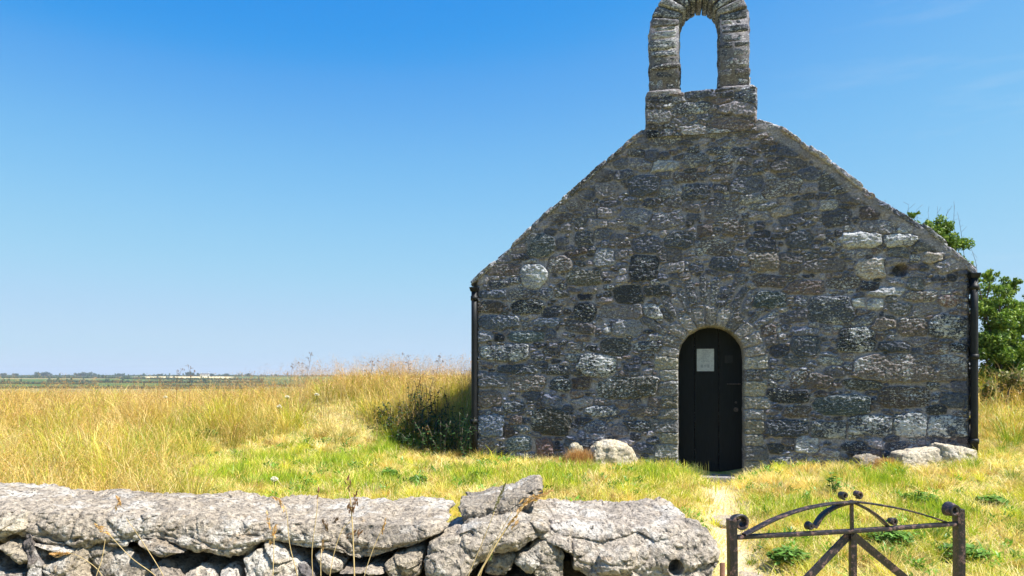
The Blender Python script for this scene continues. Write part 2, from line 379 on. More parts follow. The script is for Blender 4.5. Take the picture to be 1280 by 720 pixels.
# ------------------------------------------------------------------ rubble masonry skins
PAL = np.array([(.04,.044,.052), (.055,.058,.066), (.078,.078,.083), (.1,.095,.09), (.07,.062,.055), (.115,.11,.108), (.05,.053,.05), (.034,.038,.046), (.13,.12,.115), (.09,.073,.063), (.06,.066,.078)])
PAL = PAL*np.array([1.0, .98, 1.04]); TINT = {'blue': (.06,.07,.088), 'dark': (.03,.034,.04), 'brown': (.078,.066,.057), 'grey': (.11,.112,.12), 'red': (.1,.068,.06),
        'teal': (.04,.052,.054), 'cream': (.14,.122,.1), 'olive': (.05,.049,.04), 'pale': (.13,.13,.13)}
def rubble(W, H, res, manual, seed, keepout=None, packs=None):
    """returns grids: height, colour, mortar, lichen; manual = (u,z,w,h,rot,tint,lichen,proud)"""
    R = np.random.default_rng(seed)
    gu = np.arange(0, W+res, res); gz = np.arange(0, H+res, res)
    U, Z = np.meshgrid(gu, gz)
    occ = np.zeros(U.shape, bool) if keepout is None else keepout(U, Z).copy()
    st = []
    def window(u, z, a, b, k=1.4):
        r = max(a, b)*k
        i0 = max(int((z-r)/res), 0); i1 = min(int((z+r)/res)+2, len(gz)); j0 = max(int((u-r)/res), 0); j1 = min(int((u+r)/res)+2, len(gu))
        return slice(i0, i1), slice(j0, j1)
    def dist(UU, ZZ, s):
        u, z, a, b, rot, p = s[:6]; c, n = math.cos(rot), math.sin(rot)
        x = (UU-u)*c+(ZZ-z)*n; y = -(UU-u)*n+(ZZ-z)*c
        q = np.zeros_like(x); Rp = np.random.default_rng(int(abs(u*917+z*3313)*10)+3)
        for k in range(8):
            if p > 5 and k % 2: continue
            t = k*PI/4+(Rp.uniform(-.13, .13) if p < 5 else 0); sup = 1. if p > 5 else (Rp.uniform(.86, 1.) if k % 2 == 0 else Rp.uniform(.95, 1.3))
            q += np.maximum((x/a*math.cos(t)+y/b*math.sin(t))/sup, 0)**12
        q = q**(1/12)
        return q
    def put(u, z, w, h, rot, tint, li, proud, force=False, p=None):
        s = (u, z, w/1.9, h/1.9, rot, p or R.uniform(2.2, 3.8))
        wi = window(u, z, w/2, h/2, 1.0); sub = occ[wi]
        if sub.size == 0: return False
        ins = dist(U[wi], Z[wi], s) < 1
        if not ins.any(): return False
        if not force and sub[ins].mean() > .1: return False
        sub[ins] = True
        st.append(s+(tint, li, proud, R.normal(0, .05), R.normal(0, .045))); return True
    for m in manual: put(*m[:8], force=True, p=(m[8] if len(m) > 8 else 3.2))
    packs = packs or [(260, (.3,.55), (.14,.24)), (2200, (.16,.32), (.08,.17)), (6000, (.09,.18), (.045,.1)), (9000, (.04,.09), (.025,.05))]
    for tries, wr, hr in packs:
        for _ in range(tries):
            u, z = R.uniform(0, W), R.uniform(0, H)
            c = PAL[R.integers(len(PAL))]*R.uniform(.75, 1.25)
            li = max(0, R.normal(.1, .15)) if R.random() < .88 else R.uniform(.35, .65)
            put(u, z, R.uniform(*wr), R.uniform(*hr), R.normal(0, .11), tuple(c), li, R.uniform(.003, .02))
    wu = .016*fbm(U*7+seed, Z*7, o=4); wz = .016*fbm(U*7+40, Z*7+seed, o=4)
    d1 = np.full(U.shape, 9.); d2 = np.full(U.shape, 9.); lab = np.full(U.shape, -1)
    for i, s in enumerate(st):
        wi = window(s[0], s[1], s[2], s[3]); d = dist(U[wi]+wu[wi], Z[wi]+wz[wi], s)
        rm = min(s[2], s[3]); d = (d-1)*rm           # metres outside the outline
        a, b = d1[wi], d2[wi]; better = d < a
        b[:] = np.where(better, a, np.minimum(b, d)); a[:] = np.where(better, d, a); lab[wi] = np.where(better, i, lab[wi])
    e = np.minimum(.013-d1, (d2-d1)*.7+.001); m = ss(.0, .014, e)
    arr = lambda k: np.array([s[k] for s in st])[lab]
    du = U-arr(0); dz = Z-arr(1)
    dome = 1-.5*np.clip((d1+arr(3))/np.maximum(arr(3), .01), 0, 1)**2
    stone = arr(8)*dome+arr(9)*du+arr(10)*dz+.0075*fbm(U*20, Z*27+seed, o=4)
    ff, gg = facet(np.stack([U.ravel(), Z.ravel()*1.3, U.ravel()*0], -1)+.01*np.stack([wu.ravel(), wz.ravel(), wu.ravel()*0], -1)/.016, .042, seed)
    stone = stone+(.0075*ff-.003*gg).reshape(U.shape)
    lg = np.abs(perlin(U*6+3, Z*24+seed)); stone = stone+.009*np.abs(perlin(U*9+lab*.37, Z*19, lab*1.7))+.009*lg
    mort = -.011+.007*fbm(U*16+7, Z*16, o=4)-.014*np.exp(-(np.maximum(d1, 0)/.008)**2)
    mort = mort+.008*lg
    h = mort*(1-m)+stone*m+.012*fbm(U*1.3, Z*1.3+seed, o=2)
    colr = np.array([s[6] for s in st])[lab]; L = np.minimum(arr(7)*.8, .68)*m+.05*(1-m)
    colr = colr*(.55+.9*np.random.default_rng(seed+5).random(len(st)))[lab][..., None]
    L = L*(.65+.5*ss(-.3, .5, fbm(U*5, Z*5+seed, o=2)))
    return U, Z, h, colr, 1-m, L

def px_stone(cx, cy, w, h, tint, li=.1, proud=.018, rot=0.):
    u, z = fac(cx, cy); Y = A0[1]+u*DU[1]
    return (u, z, w*Y/F_PX/abs(DU[0]), h*Y/F_PX, rot, TINT[tint], li, proud)
FZ0 = .1                                                        # bottom of the masonry, below the turf
DOOR_C = fac(889, 450)[0]; DOOR_W = .5*(fac(930, 500)[0]-fac(848, 500)[0]); DOOR_TOP = fac(889, 408)[1]; SPRING = DOOR_TOP-DOOR_W*1.0
def door_d(u, z):
    """signed distance outside the door opening"""
    du = np.abs(u-DOOR_C)
    return np.where(z > SPRING, np.hypot(u-DOOR_C, z-SPRING), du)-DOOR_W
def facade_stones():
    L = []
    D = [(667,345,34,30,'grey',.85,.03), (617,368,40,10,'blue',.1), (613,384,34,15,'brown',.15), (624,403,54,17,'blue',.2,.025), (605,421,22,13,'grey',.1),
      (624,422,13,9,'dark',.1), (630,442,64,24,'dark',.62,.03), (658,421,46,14,'teal',.3), (660,384,41,19,'dark',.25), (684,403,34,11,'blue',.2),
      (615,475,42,19,'grey',.25,.024), (661,479,45,22,'brown',.25), (746,456,49,30,'dark',.8,.035), (610,499,32,20,'brown',.15), (643,509,26,14,'dark',.3),
      (613,532,34,28,'blue',.2,.03), (606,556,24,17,'brown',.15), (690,527,50,32,'olive',.2,.035), (701,480,26,17,'dark',.65), (697,463,30,11,'dark',.4),
      (752,514,41,13,'dark',.75,.03), (784,484,76,28,'olive',.4,.03), (808,514,42,13,'brown',.1), (799,532,34,13,'dark',.3), (817,390,26,20,'grey',.85),
      (810,433,34,13,'dark',.6), (649,555,32,17,'teal',.4), (681,559,22,24,'red',.1,.03), (731,347,41,19,'olive',.2), (784,410,38,22,'grey',.15),
      (731,390,26,24,'dark',.15), (617,450,30,6,'brown',.1), (648,462,52,12,'dark',.2),
      (1077,300,46,20,'pale',1.1,.045), (1124,301,38,18,'grey',.9,.04), (1088,335,34,26,'cream',.5,.04), (1167,322,22,15,'cream',.2,.03), (1038,387,54,34,'dark',.1,.03),
      (1073,378,16,12,'grey',.8), (1094,380,18,13,'grey',.85), (1186,408,46,30,'dark',.62,.03), (1071,425,42,31,'dark',.55,.03), (1117,433,40,13,'dark',0,.03),
      (1136,460,130,34,'brown',.2,.035), (1166,458,30,24,'brown',.95,.04), (1198,434,24,13,'dark',.1), (1007,433,34,28,'dark',.1), (1052,506,68,27,'teal',.1,.035),
      (1130,496,56,28,'brown',.15), (1192,500,32,20,'dark',0), (1090,531,54,26,'dark',.6,.03), (1136,531,42,28,'dark',.8,.03), (1182,533,46,28,'dark',.7,.03),
      (1036,537,44,22,'dark',.4), (1009,556,30,20,'grey',.9), (1077,481,42,14,'olive',.15), (1015,477,50,20,'brown',.1), (980,535,56,24,'dark',.15,.03),
      (984,495,48,18,'dark',.1), (996,514,32,14,'brown',.1), (999,474,24,24,'brown',.2), (1140,408,34,22,'brown',.1), (1150,370,40,14,'brown',.5),
      (1185,376,26,14,'red',.2), (1105,405,30,16,'brown',.15), (1110,365,46,10,'pale',.5),
      (805,232,38,26,'blue',.1,.03), (869,200,30,18,'grey',.2), (731,298,24,18,'dark',.1), (676,307,38,28,'teal',.2,.03), (756,322,28,24,'grey',.5),
      (805,335,36,32,'dark',.15), (957,326,38,24,'cream',.15,.03), (975,265,26,13,'cream',.3), (1036,256,22,14,'pale',.5), (941,249,32,11,'pale',.5),
      (830,208,34,14,'pale',.4), (895,165,36,14,'grey',.5), (840,150,40,14,'pale',.5), (700,330,30,22,'brown',.2), (870,240,34,20,'dark',.15),
      (905,330,34,18,'blue',.1), (850,300,36,22,'dark',.1), (920,285,30,20,'brown',.1), (1000,300,34,22,'dark',.1), (960,375,44,20,'teal',.1)]
    for d in D: L.append(px_stone(*d))
    for a in np.linspace(8, 172, 11):                              # arch ring over the door
        r = DOOR_W+.13; L.append((DOOR_C+r*math.cos(math.radians(a)), SPRING+r*math.sin(math.radians(a)), .23, .125, math.radians(a), (.12,.11,.1), .15, .012, 6))
    Ra = np.random.default_rng(31)
    for a in np.linspace(36, 144, 12):                             # rough relieving arch
        a += Ra.uniform(-3, 3); r = DOOR_W+.5+Ra.uniform(-.04, .04); L.append((DOOR_C+r*math.cos(math.radians(a)), SPRING-.05+r*math.sin(math.radians(a)), .36, Ra.uniform(.06, .11), math.radians(a)+Ra.normal(0, .08), (.065,.066,.072), .2, .01))
    z = FZ0+.12; k = 0
    while z < SPRING-.04:                                          # jamb blocks
        h = .14+.06*((k*37) % 5)/5
        for s in (-1, 1):
            w = .2+.12*((k*53+s*3) % 7)/7
            L.append((DOOR_C+s*(DOOR_W+w/2+.005), z+h/2, w, h-.012, 0, (.1+.015*((k+s) % 3),.096+.012*((k+s) % 3),.09), .2, .012, 6))
        z += h; k += 1
    return L
EAVE_L = fac(595, 350)[1]; EAVE_R = fac(1212, 334)[1]; EAVE = .5*(EAVE_L+EAVE_R)
AP_L = fac(808, 162); AP_R = fac(948, 152)
RK_L = np.array([fac(*q) for q in ((588,352),(652,295),(680,266),(719,233),(758,198),(785,174),(806,159))])
RK_R = np.array([fac(*q) for q in ((948,148),(962,149),(992,168),(1017,187),(1042,202),(1058,215),(1096,244),(1125,261),(1150,278),(1179,299),(1222,335))])
def gable_top(u):
    u = np.asarray(u, float)
    l = np.interp(u, RK_L[:, 0], RK_L[:, 1], right=9); r = np.interp(u, RK_R[:, 0], RK_R[:, 1], left=9)
    return np.minimum(np.minimum(l, r)-.045, max(AP_L[1], AP_R[1])+.02)
CH = empty('stone_chapel', tuple(Fw(WID/2, .4, -.3)), 'small stone chapel of dark lichened rubble with bellcote and arched black door', 'chapel')
def build_facade():
    res = .0075; U, Z, h, c, mo, li = rubble(WID, 4.9, res, facade_stones(), 11, keepout=lambda u, z: door_d(u, z+FZ0) < .01)  if False else \
        rubble(WID, 4.9, res, [(s[0], s[1]-FZ0)+tuple(s[2:]) for s in facade_stones()], 11, keepout=lambda u, z: door_d(u, z+FZ0) < .01)
    Zw = Z+FZ0
    top = gable_top(U)+.012*perlin(U*4, U*0)
    keepv = Zw <= top+res; zc = np.minimum(Zw, top)
    dd = door_d(U+.008*perlin(U*9, Zw*9), Zw+.006*perlin(U*9+4, Zw*9))
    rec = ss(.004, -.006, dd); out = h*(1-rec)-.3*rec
    out = out-.05*ss(.028, -.02, dd)*(1-rec)*.5
    hu, hz = fac(1126, 338); hole = ss(.095, .06, np.hypot((U-hu), (Zw-hz)*1.05)+.02*perlin(U*14, Zw*14)); out = out-.16*hole
    td = top-Zw+.07*fbm(U*2.2, Zw*2.2, o=3); band = ss(.2, .13, td)*(.35+.4*ss(2.8, 3.4, U))*ss(.02, .2, np.minimum(U, WID-U)); out = mix(out, .016+.012*fbm(U*6, Zw*6, o=4), band); mo = mix(mo, 1, band); li = li*(1-.7*band)
    li = li+.3*ss(.05, .5, fbm(U*2.1+3, Zw*2.6, o=3))*ss(2.8, 4.2, U)*ss(3., 2.2, Zw)*(1-mo)+.12*ss(.2, .6, fbm(U*2.3+13, Zw*2.6, o=3))*(1-mo)
    up = .22*ss(2.6, 3.6, Zw); c = mix(c, np.array([.075,.075,.082]), up[..., None]); mo = mo*(1-.25*up)
    edge = np.minimum(U, WID-U); out = out-.05*ss(.035, 0., edge)
    Uu = np.where(U < .2, U-.018*perlin(Zw*5.5, U*0+2)*(1-U/.2), U); Uu = np.where(U > WID-.2, Uu+.022*perlin(Zw*5.5, U*0+9)*(1-(WID-U)/.2), Uu)
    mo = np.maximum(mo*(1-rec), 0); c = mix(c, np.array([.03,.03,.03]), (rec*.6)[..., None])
    P = Fw(Uu, zc, out)
    ny, nx = U.shape; i = np.arange(nx*ny).reshape(ny, nx)
    Q = np.stack([i[:-1,:-1], i[:-1,1:], i[1:,1:], i[1:,:-1]], -1).reshape(-1, 4)
    kv = keepv.ravel(); below = (Zw < top).ravel()
    Q = Q[kv[Q].all(1) & below[Q].any(1)]
    used = np.unique(Q); remap = -np.ones(nx*ny, int); remap[used] = np.arange(len(used))
    g = lambda a: a.reshape(nx*ny, -1)[used].squeeze()
    mk('front_wall', P.reshape(-1, 3)[used], [remap[Q]], M_rub, CH, attrs={'Col': g(c), 'mortar': g(mo), 'lichen': g(li)})
LEN = 9.5
def build_body():
    # side and back walls as rubble skins on a solid core
    for name, org, du, w, nm, seed in (('side_wall', Fw(0, 0, 0), -NO, LEN, -DU, 21), ('side_wall', Fw(WID, 0, 0), -NO, LEN, DU, 22)):
        res = .03; U, Z, h, c, mo, li = rubble(w, EAVE-FZ0-.03, res, [], seed)
        Zw = Z+FZ0; P = np.stack([org[0]+U*du[0]+(h+.01)*nm[0], org[1]+U*du[1]+(h+.01)*nm[1], Zw], -1)
        ny, nx = U.shape; i = np.arange(nx*ny).reshape(ny, nx); Q = np.stack([i[:-1,:-1], i[:-1,1:], i[1:,1:], i[1:,:-1]], -1).reshape(-1, 4)
        mk(name, P.reshape(-1, 3), [Q], M_rub, CH, attrs={'Col': c.reshape(-1, 3), 'mortar': mo.ravel(), 'lichen': li.ravel()})
    us = np.linspace(.02, WID-.02, 30); zt = gable_top(us)-.02
    def prism(o0, o1, us, zt):
        n = len(us); fr = Fw(us, zt, o0); bk = Fw(us, zt, o1); fb = Fw(us, FZ0, o0); bb = Fw(us, FZ0, o1)
        V = np.concatenate([fr, bk, fb, bb]); Q = []
        for i in range(n-1):
            Q += [(i, i+1, n+i+1, n+i), (2*n+i, 2*n+i+1, i+1, i), (3*n+i, n+i, n+i+1, 3*n+i+1)]
        Q += [(0, n, 3*n, 2*n), (n-1, 3*n-1, 4*n-1, 2*n-1)]
        return V, Q
    m = MB(); V, Q = prism(-.33, -.6, us, zt); m.add(V, Q, Col=(.1,.1,.1), mortar=.5, lichen=.2); m.build('wall_backing', M_rub, CH, smooth=False); m = MB(); V, Q = prism(-LEN+.5, -LEN, us, zt); m.add(V, Q, Col=(.1,.1,.1), mortar=.5, lichen=.2)
    m.build('back_wall', M_rub, CH, smooth=False)
    # closes the gap between front skin and core along the rake and corners
    m = MB()
    for a, b in ((.02, AP_L[0]), (AP_R[0], WID-.02)):
        pass
    for o0, o1 in ((-.035, -.33),):
        for sx in (0, 1):
            u0, u1 = (.0, .16) if sx == 0 else (WID-.16, WID)
            V = np.array([Fw(u, z, o) for z in (FZ0, EAVE-.01) for o in (o0, o1) for u in (u0, u1)])
            m = MB(); m.add(V, boxv(0,1,0,1,0,1)[1], Col=(.1,.1,.1), mortar=.5, lichen=.2); m.build('corner_core', M_rub, CH, smooth=False)
    # roof: two pitches of rough slates, laid in courses
    R = np.random.default_rng(5)
    rf = MB(); ridge_u = .5*(AP_L[0]+AP_R[0]); rz = gable_top(ridge_u)+.02
    slopeL = (AP_L[1]-EAVE)/AP_L[0]; slopeR = (AP_R[1]-EAVE)/(WID-AP_R[0])
    rzL = max(AP_L[1], AP_R[1])+.0
    for side in (0, 1):
        nC = 16
        for c in range(nC):
            t0, t1 = c/nC, (c+1.35)/nC
            pos = -.05
            while pos > -LEN-.1:
                w = R.uniform(.22, .42); p1 = max(pos-w, -LEN-.12)
                def pt(t, o, lift):
                    if side == 0: u = -.1+(ridge_u+.1)*t; z = min(EAVE-.1*slopeL+(ridge_u+.1)*t*slopeL, rzL)
                    else: u = WID+.1-(WID+.1-ridge_u)*t; z = min(EAVE-.1*slopeR+(WID+.1-ridge_u)*t*slopeR, rzL)
                    return Fw(u, z+lift, o)
                li = .045+R.uniform(0, .012)
                C = [pt(t0,pos,li), pt(t0,p1+.01,li), pt(min(t1,1),pos,.02), pt(min(t1,1),p1+.01,.02)]
                C = C+[q+np.array([0,0,.022]) for q in C]
                if side == 1: C = [C[1],C[0],C[3],C[2],C[5],C[4],C[7],C[6]]
                V, Q = hexrock(C, 2, 14, .004, 8, c+pos)
                rf.add(V, Q)
                pos = p1
    R_ = rf.build('roof', M_slate, CH, smooth=False)
    rr = MB()
    for k in range(18):
        o0 = -.6-k*.5
        if o0-.5 < -LEN: break
        C = [Fw(ridge_u+s, rzL+.1-.12*abs(s)/.14+zz, o) for zz in (0, .05) for o in (o0, o0-.49) for s in (-.14, .14)]
        V, Q = hexrock(C, 3, 8, .008, 6, k); rr.add(V, Q)
    rr.build('ridge', M_slate, R_)
    # rough verge slabs along the rakes
    R = np.random.default_rng(9)
    for side, RK in ((0, RK_L), (1, RK_R)):
        sl = np.r_[0, np.cumsum(np.hypot(*np.diff(RK, axis=0).T))]; at = lambda d: np.array([np.interp(d, sl, RK[:, 0]), np.interp(d, sl, RK[:, 1])])
        vg = MB(); d = 0.; k = 0
        while d < sl[-1]-.05:
            w = R.uniform(.14, .5); e = min(d+w, sl[-1]); a = at(d); b = at(e)
            th = R.uniform(.04, .1); lift = R.uniform(-.03, .022); pr = R.uniform(.01, .055)
            a = a+(0, lift+R.uniform(-.008, .008)); b = b+(0, lift)
            C = [Fw(q[0], q[1]+zz, o) for zz in (-th-.02, 0) for o in (pr, -.4) for q in (a, b)]
            V, Q = hexrock(C, 18, 7, .024, 12, k*1.7+side*30, .5, .07); c = PAL[R.integers(len(PAL))]*(1.5 if side else 1.0)
            vg.add(V, Q, Col=tuple(c), mortar=R.uniform(0, .15), lichen=R.uniform(.1, .5)); k += 1; d = e-R.uniform(0, .03)
        vg.build('verge', M_rub, CH)
    # bellcote
    bc = MB(); 
    def blk(u0, u1, z0, z1, o0, o1, sd, n=9, amp=.012, k=7, tn=None):
        C = [Fw(u, z, o) for z in (z0, z1) for o in (o0, o1) for u in (u0, u1)]
        V, Q = hexrock(C, n, k, amp*1.3, 11, sd, .4); R2 = np.random.default_rng(int(sd*10)+1)
        c = (PAL[R2.integers(len(PAL))]*.7+np.array([.1,.096,.104])*.12)*R2.uniform(.5, 1.1) if tn is None else np.array(tn)
        bc.add(V, Q, Col=tuple(c), mortar=0.0, lichen=R2.uniform(.15, .55))
    uL, zB = fac(808, 158); uR = fac(945, 150)[0]; zS = fac(876, 114)[1]; sd = 1
    rows = []
    Ub, Zb, hb_, cb, mb_, lb = rubble(uR-uL+.03, zS-zB+.18, .0085, [], 41)
    eb = np.minimum(Ub, Ub.max()-Ub); ez = Zb.max()-Zb
    ob = .03+hb_-.06*ss(.03, 0, eb)-.06*ss(.03, 0, ez)
    Vb = Fw(uL-.015+Ub+.012*perlin(Zb*7, Ub*3), zB-.16+Zb+.012*perlin(Ub*6, Zb*4), ob); ib = np.arange(Ub.size).reshape(Ub.shape)
    bc.add(Vb.reshape(-1, 3), np.stack([ib[:-1,:-1], ib[:-1,1:], ib[1:,1:], ib[1:,:-1]], -1).reshape(-1, 4), None, Col=cb.reshape(-1, 3)*.85, mortar=mb_.ravel(), lichen=lb.ravel()+.1)
    V = np.array([Fw(u, z, o) for z in (zB-.15, zS-.012) for o in (-.0, -.48) for u in (uL+.0, uR-.0)]); bc.add(V, boxv(0,1,0,1,0,1)[1], Col=(.07,.068,.07), mortar=.25, lichen=.1)
    Rr = np.random.default_rng(17)
    for r0, r1 in ():
        u = uL-.01
        while u < uR-.02:
            w = Rr.uniform(.1, .5); u1 = u+w
            if uR-u1 < .12: u1 = uR+.01
            blk(u, u1-.008, r0+Rr.uniform(-.02,.02), r1+Rr.uniform(-.02,.02), .022+Rr.uniform(-.01,.016), -.5, sd, tn=None, amp=.02, k=4, n=12); sd += 1; u = u1
    # impost slabs and piers
    pL0, pL1 = fac(811, 80)[0], fac(850, 80)[0]; pR0, pR1 = fac(898.5, 80)[0], fac(938, 80)[0]
    zsp = fac(875, 30)[1]
    for p0, p1, zb in ((pL0, pL1, fac(830, 117)[1]), (pR0, pR1, fac(918, 112)[1])):
        a0, a1 = (p0-.03, p1+.02) if p0 == pL0 else (p0+.0, p1+.07)
        blk(a0, a1, zb-.05, zb+.05, .035, -.5, sd, tn=(.14,.125,.12), amp=.012); sd += 1
        V = np.array([Fw(u, z, o) for z in (zb, zsp+.1) for o in (-.006, -.42) for u in (p0+.015, p1-.015)]); bc.add(V, boxv(0,1,0,1,0,1)[1], Col=(.07,.068,.07), mortar=.25, lichen=.1)
        z = zb+.045
        while z < zsp:
            hh = Rr.uniform(.07, .17); z1 = min(z+hh, zsp+.02)
            if Rr.random() < .35:
                m_ = mix(p0, p1, Rr.uniform(.35, .65)); blk(p0, m_-.004, z, z1-.006, .0+Rr.uniform(-.01,.014), -.45, sd, amp=.013); sd += 1; blk(m_+.004, p1, z, z1-.006, Rr.uniform(-.01,.014), -.45, sd, amp=.013); sd += 1
            else:
                blk(p0+Rr.uniform(-.012,.012), p1+Rr.uniform(-.012,.012), z, z1-.006, Rr.uniform(-.008,.014), -.45, sd, amp=.014); sd += 1
            z = z1
    cu = .5*(pL1+pR0); ri = .5*(pR0-pL1); ro = .5*(pR1-pL0)
    zc = zsp
    nv = 11
    rise = (fac(873, 1)[1]-zsp)/ri
    for k in range(nv):
        a0, a1 = PI*k/nv+.01, PI*(k+1)/nv-.01
        pts = []
        for rr_ in (ri, ro):
            for a in (a1, a0):
                rz = rr_*rise*1.0 if rr_ == ri else ri*rise+.27+.09*math.sin((a0+a1)/2)**6
                cc = abs(math.cos(a))**.9*math.copysign(1, math.cos(a)); pts.append((cu+rr_*(cc if rr_ == ro else math.cos(a)), zc+rz*math.sin(a)))
        (i1, i0, o1_, o0_) = pts
        pr = Rr.uniform(-.004, .02)
        C = [Fw(q[0], q[1], o) for row in ((i1, i0), (o1_, o0_)) for o in (pr, -.45) for q in row]
        V, Q = hexrock(C, 9, 8, .012, 11, sd); c = PAL[Rr.integers(len(PAL))]*.75; bc.add(V, Q, Col=tuple(c), mortar=0., lichen=Rr.uniform(.15,.5)); sd += 1
    bc.build('bellcote', M_rub, CH)
    # door of three planks
    zb = fac(889, 592)[1]-.04; di = -.25
    d = MB(); edges = [DOOR_C-DOOR_W-.02, fac(869, 500)[0], fac(900, 500)[0], DOOR_C+DOOR_W+.02]
    for a, b in zip(edges[:-1], edges[1:]):
        a += .004; b -= .004; n = 14; us = np.linspace(a, b, n); zt = SPRING+np.sqrt(np.maximum((DOOR_W+.03)**2-(us-DOOR_C)**2, 0))
        V = np.concatenate([Fw(us, zb, di), Fw(us, zt, di), Fw(us, zb, di-.035), Fw(us, zt, di-.035)]); Q = []
        for i in range(n-1): Q += [(i, i+1, n+i+1, n+i), (n+i, n+i+1, 3*n+i+1, 3*n+i)]
        Q += [(0, n, 3*n, 2*n), (n-1, 3*n-1, 4*n-1, 2*n-1)]
        d.add(V, Q)
    dr = d.build('door', M_door, CH, smooth=False)
    u0, z0 = fac(871, 464, di); u1, z1 = fac(892.5, 436, di)
    V = np.array([Fw(u, z, o) for z in (z0, z1) for o in (di+.008, di+.001) for u in (u0, u1)])
    nt = mk('notice', V, [boxv(0,1,0,1,0,1)[1]], M_paper, dr, smooth=False); nt['label'] = 'pale weathered notice sheet on the black door'
    pr = MB(); Rn = np.random.default_rng(2)
    def bar(x0, x1, y0, y1, o=.0095):
        pr.add(np.array([Fw(mix(u0,u1,x), mix(z0,z1,y), di+o) for x, y in ((x0,y0),(x1,y0),(x1,y1),(x0,y1))]), [(0,1,2,3)])
    for k, (xa, xb, y) in enumerate([(.3,.7,.9), (.36,.64,.83), (.26,.6,.76), (.32,.56,.7), (.3,.72,.63), (.24,.6,.57), (.34,.7,.48), (.25,.75,.42)]):
        x = xa
        while x < xb:
            w = Rn.uniform(.04, .12); bar(x, min(x+w, xb), y, y+.028); x += w+.02
    bar(.22, .36, .16, .3); bar(.6, .74, .16, .3); bar(.42,.55,.18,.21); bar(.42,.55,.24,.27)
    pr.build('print', M_print, nt, smooth=False)
    for px, py, r in ((920, 512, .03), (920, 503, .014)):
        h = MB(); u, z = fac(px, py, di); tube(h, [Fw(u, z, di), Fw(u, z, di+.02)], r, 14); h.build('knob' if r > .02 else 'keyhole_plate', M_iron, dr, smooth=False)
    h = MB()
    u, z = fac(919, 480, di); tube(h, [Fw(u-.1, z, di+.008), Fw(u+.07, z, di+.008)], .01, flat=(.03, .012))
    h.build('latch', M_iron, dr, smooth=False)
    u, z = fac(911, 449, di); hb = MB(); V = np.array([Fw(uu, zz, o) for zz in (z-.05, z+.05) for o in (di+.025, di) for uu in (u-.05, u+.05)]); hb.add(V, boxv(0,1,0,1,0,1)[1]); hb.build('lock_box', M_black, dr, smooth=False)
    st = MB(); C = [Fw(u, z, o) for z in (zb-.12, zb+.01) for o in (.03, -.26) for u in (DOOR_C-DOOR_W+.01, DOOR_C+DOOR_W-.01)]
    V, Q = hexrock(C, 10, 8, .01, 8, 3.); st.add(V, Q, Col=(.14,.13,.12), mortar=0., lichen=.1); st.build('threshold', M_rub, CH)
    # rainwater pipes and gutters
    for px, pt, pb, sgn in ((593.5, 364, 572, -1), (1216.5, 347, 572, 1)):
        u = fac(px, 450, .0)[0]; ofs = .03
        zt = fac(px, pt)[1]; z0 = fac(px, pb)[1]
        p = MB(); r = .04 if sgn < 0 else .042
        tube(p, [Fw(u, z, ofs) for z in np.linspace(z0-.05, zt, 6)], r, 14)
        pp = p.build('downpipe', M_black, CH)
        for zc_ in ((zt-.12, zt-.95, z0+.2) if sgn > 0 else (zt-.1, z0+.5)):
            c = MB(); tube(c, [Fw(u, zc_-.03, ofs), Fw(u, zc_+.03, ofs)], r+.009, 14)
            tube(c, [Fw(u-sgn*.06, zc_, .0), Fw(u+sgn*.0, zc_, ofs)], .012, 6)
            c.build('collar', M_black, pp)
        hp = MB(); 
        C = [Fw(u+x, z, o) for z, s in ((zt-.01, .045), (zt+.05, .062)) for o in (ofs+s, ofs-s-.06) for x in (-s, s)]
        V, Q = hexrock(C, 4, 14, 0, 1, 1); hp.add(V, Q); hp.build('hopper', M_black, pp, smooth=False)
        g = MB(); gu = u; n = 9
        ring = [(gu+.06*math.cos(a), zt+.07+.06*math.sin(a)) for a in np.linspace(PI, 2*PI, n)]+[(gu+.052*math.cos(a), zt+.07+.052*math.sin(a)) for a in np.linspace(2*PI, PI, n)]
        V = np.concatenate([[Fw(a, b, -.04) for a, b in ring], [Fw(a, b, -LEN) for a, b in ring]]); N = 2*n
        Q = [(i, (i+1) % N, N+(i+1) % N, N+i) for i in range(N)]+[(i, i+1, N-2-i, N-1-i) for i in range(n-1)]
        g.add(V, Q); g.build('gutter', M_black, CH)
build_facade(); build_body()

# ------------------------------------------------------------------ boulders
def boulder(name, pts, Y, depth, label, col=(.5,.48,.42), seed=1., k=3.0, amp=.02, grp=None, n=26, cat='rock', sink=.06, mat=None, sk=-.08, tf=.62, tl=0, tr_=0):
    """pts = pixel box x0,x1,y0,y1 ; sits in the turf"""
    x0, x1, y0, y1 = pts; a = pix(x0, y1, Y); b = pix(x1, y0, Y); cx = .5*(a[0]+b[0])
    zb = a[2]-sink; w = (b[0]-a[0])/2; h = b[2]
    lo = np.array([(cx+sx*w*1.12, Y+sy*depth/2, zb) for sy in (-1, 1) for sx in (-1, 1)])
    hi = np.array([(cx+sx*w*tf+w*sk, Y+sy*depth/2*.7, h) for sy in (-1, 1) for sx in (-1, 1)])
    hi[[0, 2], 2] -= tl; hi[[1, 3], 2] -= tr_
    V, Q = hexrock(np.concatenate([lo, hi]), n, k, amp, 5, seed, .4, .09)
    V[:, 2] = np.minimum(V[:, 2], h+.03)
    o = mk(name, V, [Q], mat or M_lime, None, (cx, Y, zb), attrs={'Col': np.tile(np.array(col), (len(V), 1))})
    return tag(o, label, cat, grp)
boulder('boulder', (731,800,551,584), 9.62, .45, 'large pale boulder with rounded top against the chapel wall left of the door', (.62,.59,.49), 2., 3.5, .035)
boulder('boulder', (708,732,553,580), 9.68, .25, 'small pale greenish boulder beside the big one, behind a dry tuft', (.42,.42,.34), 5., n=16)
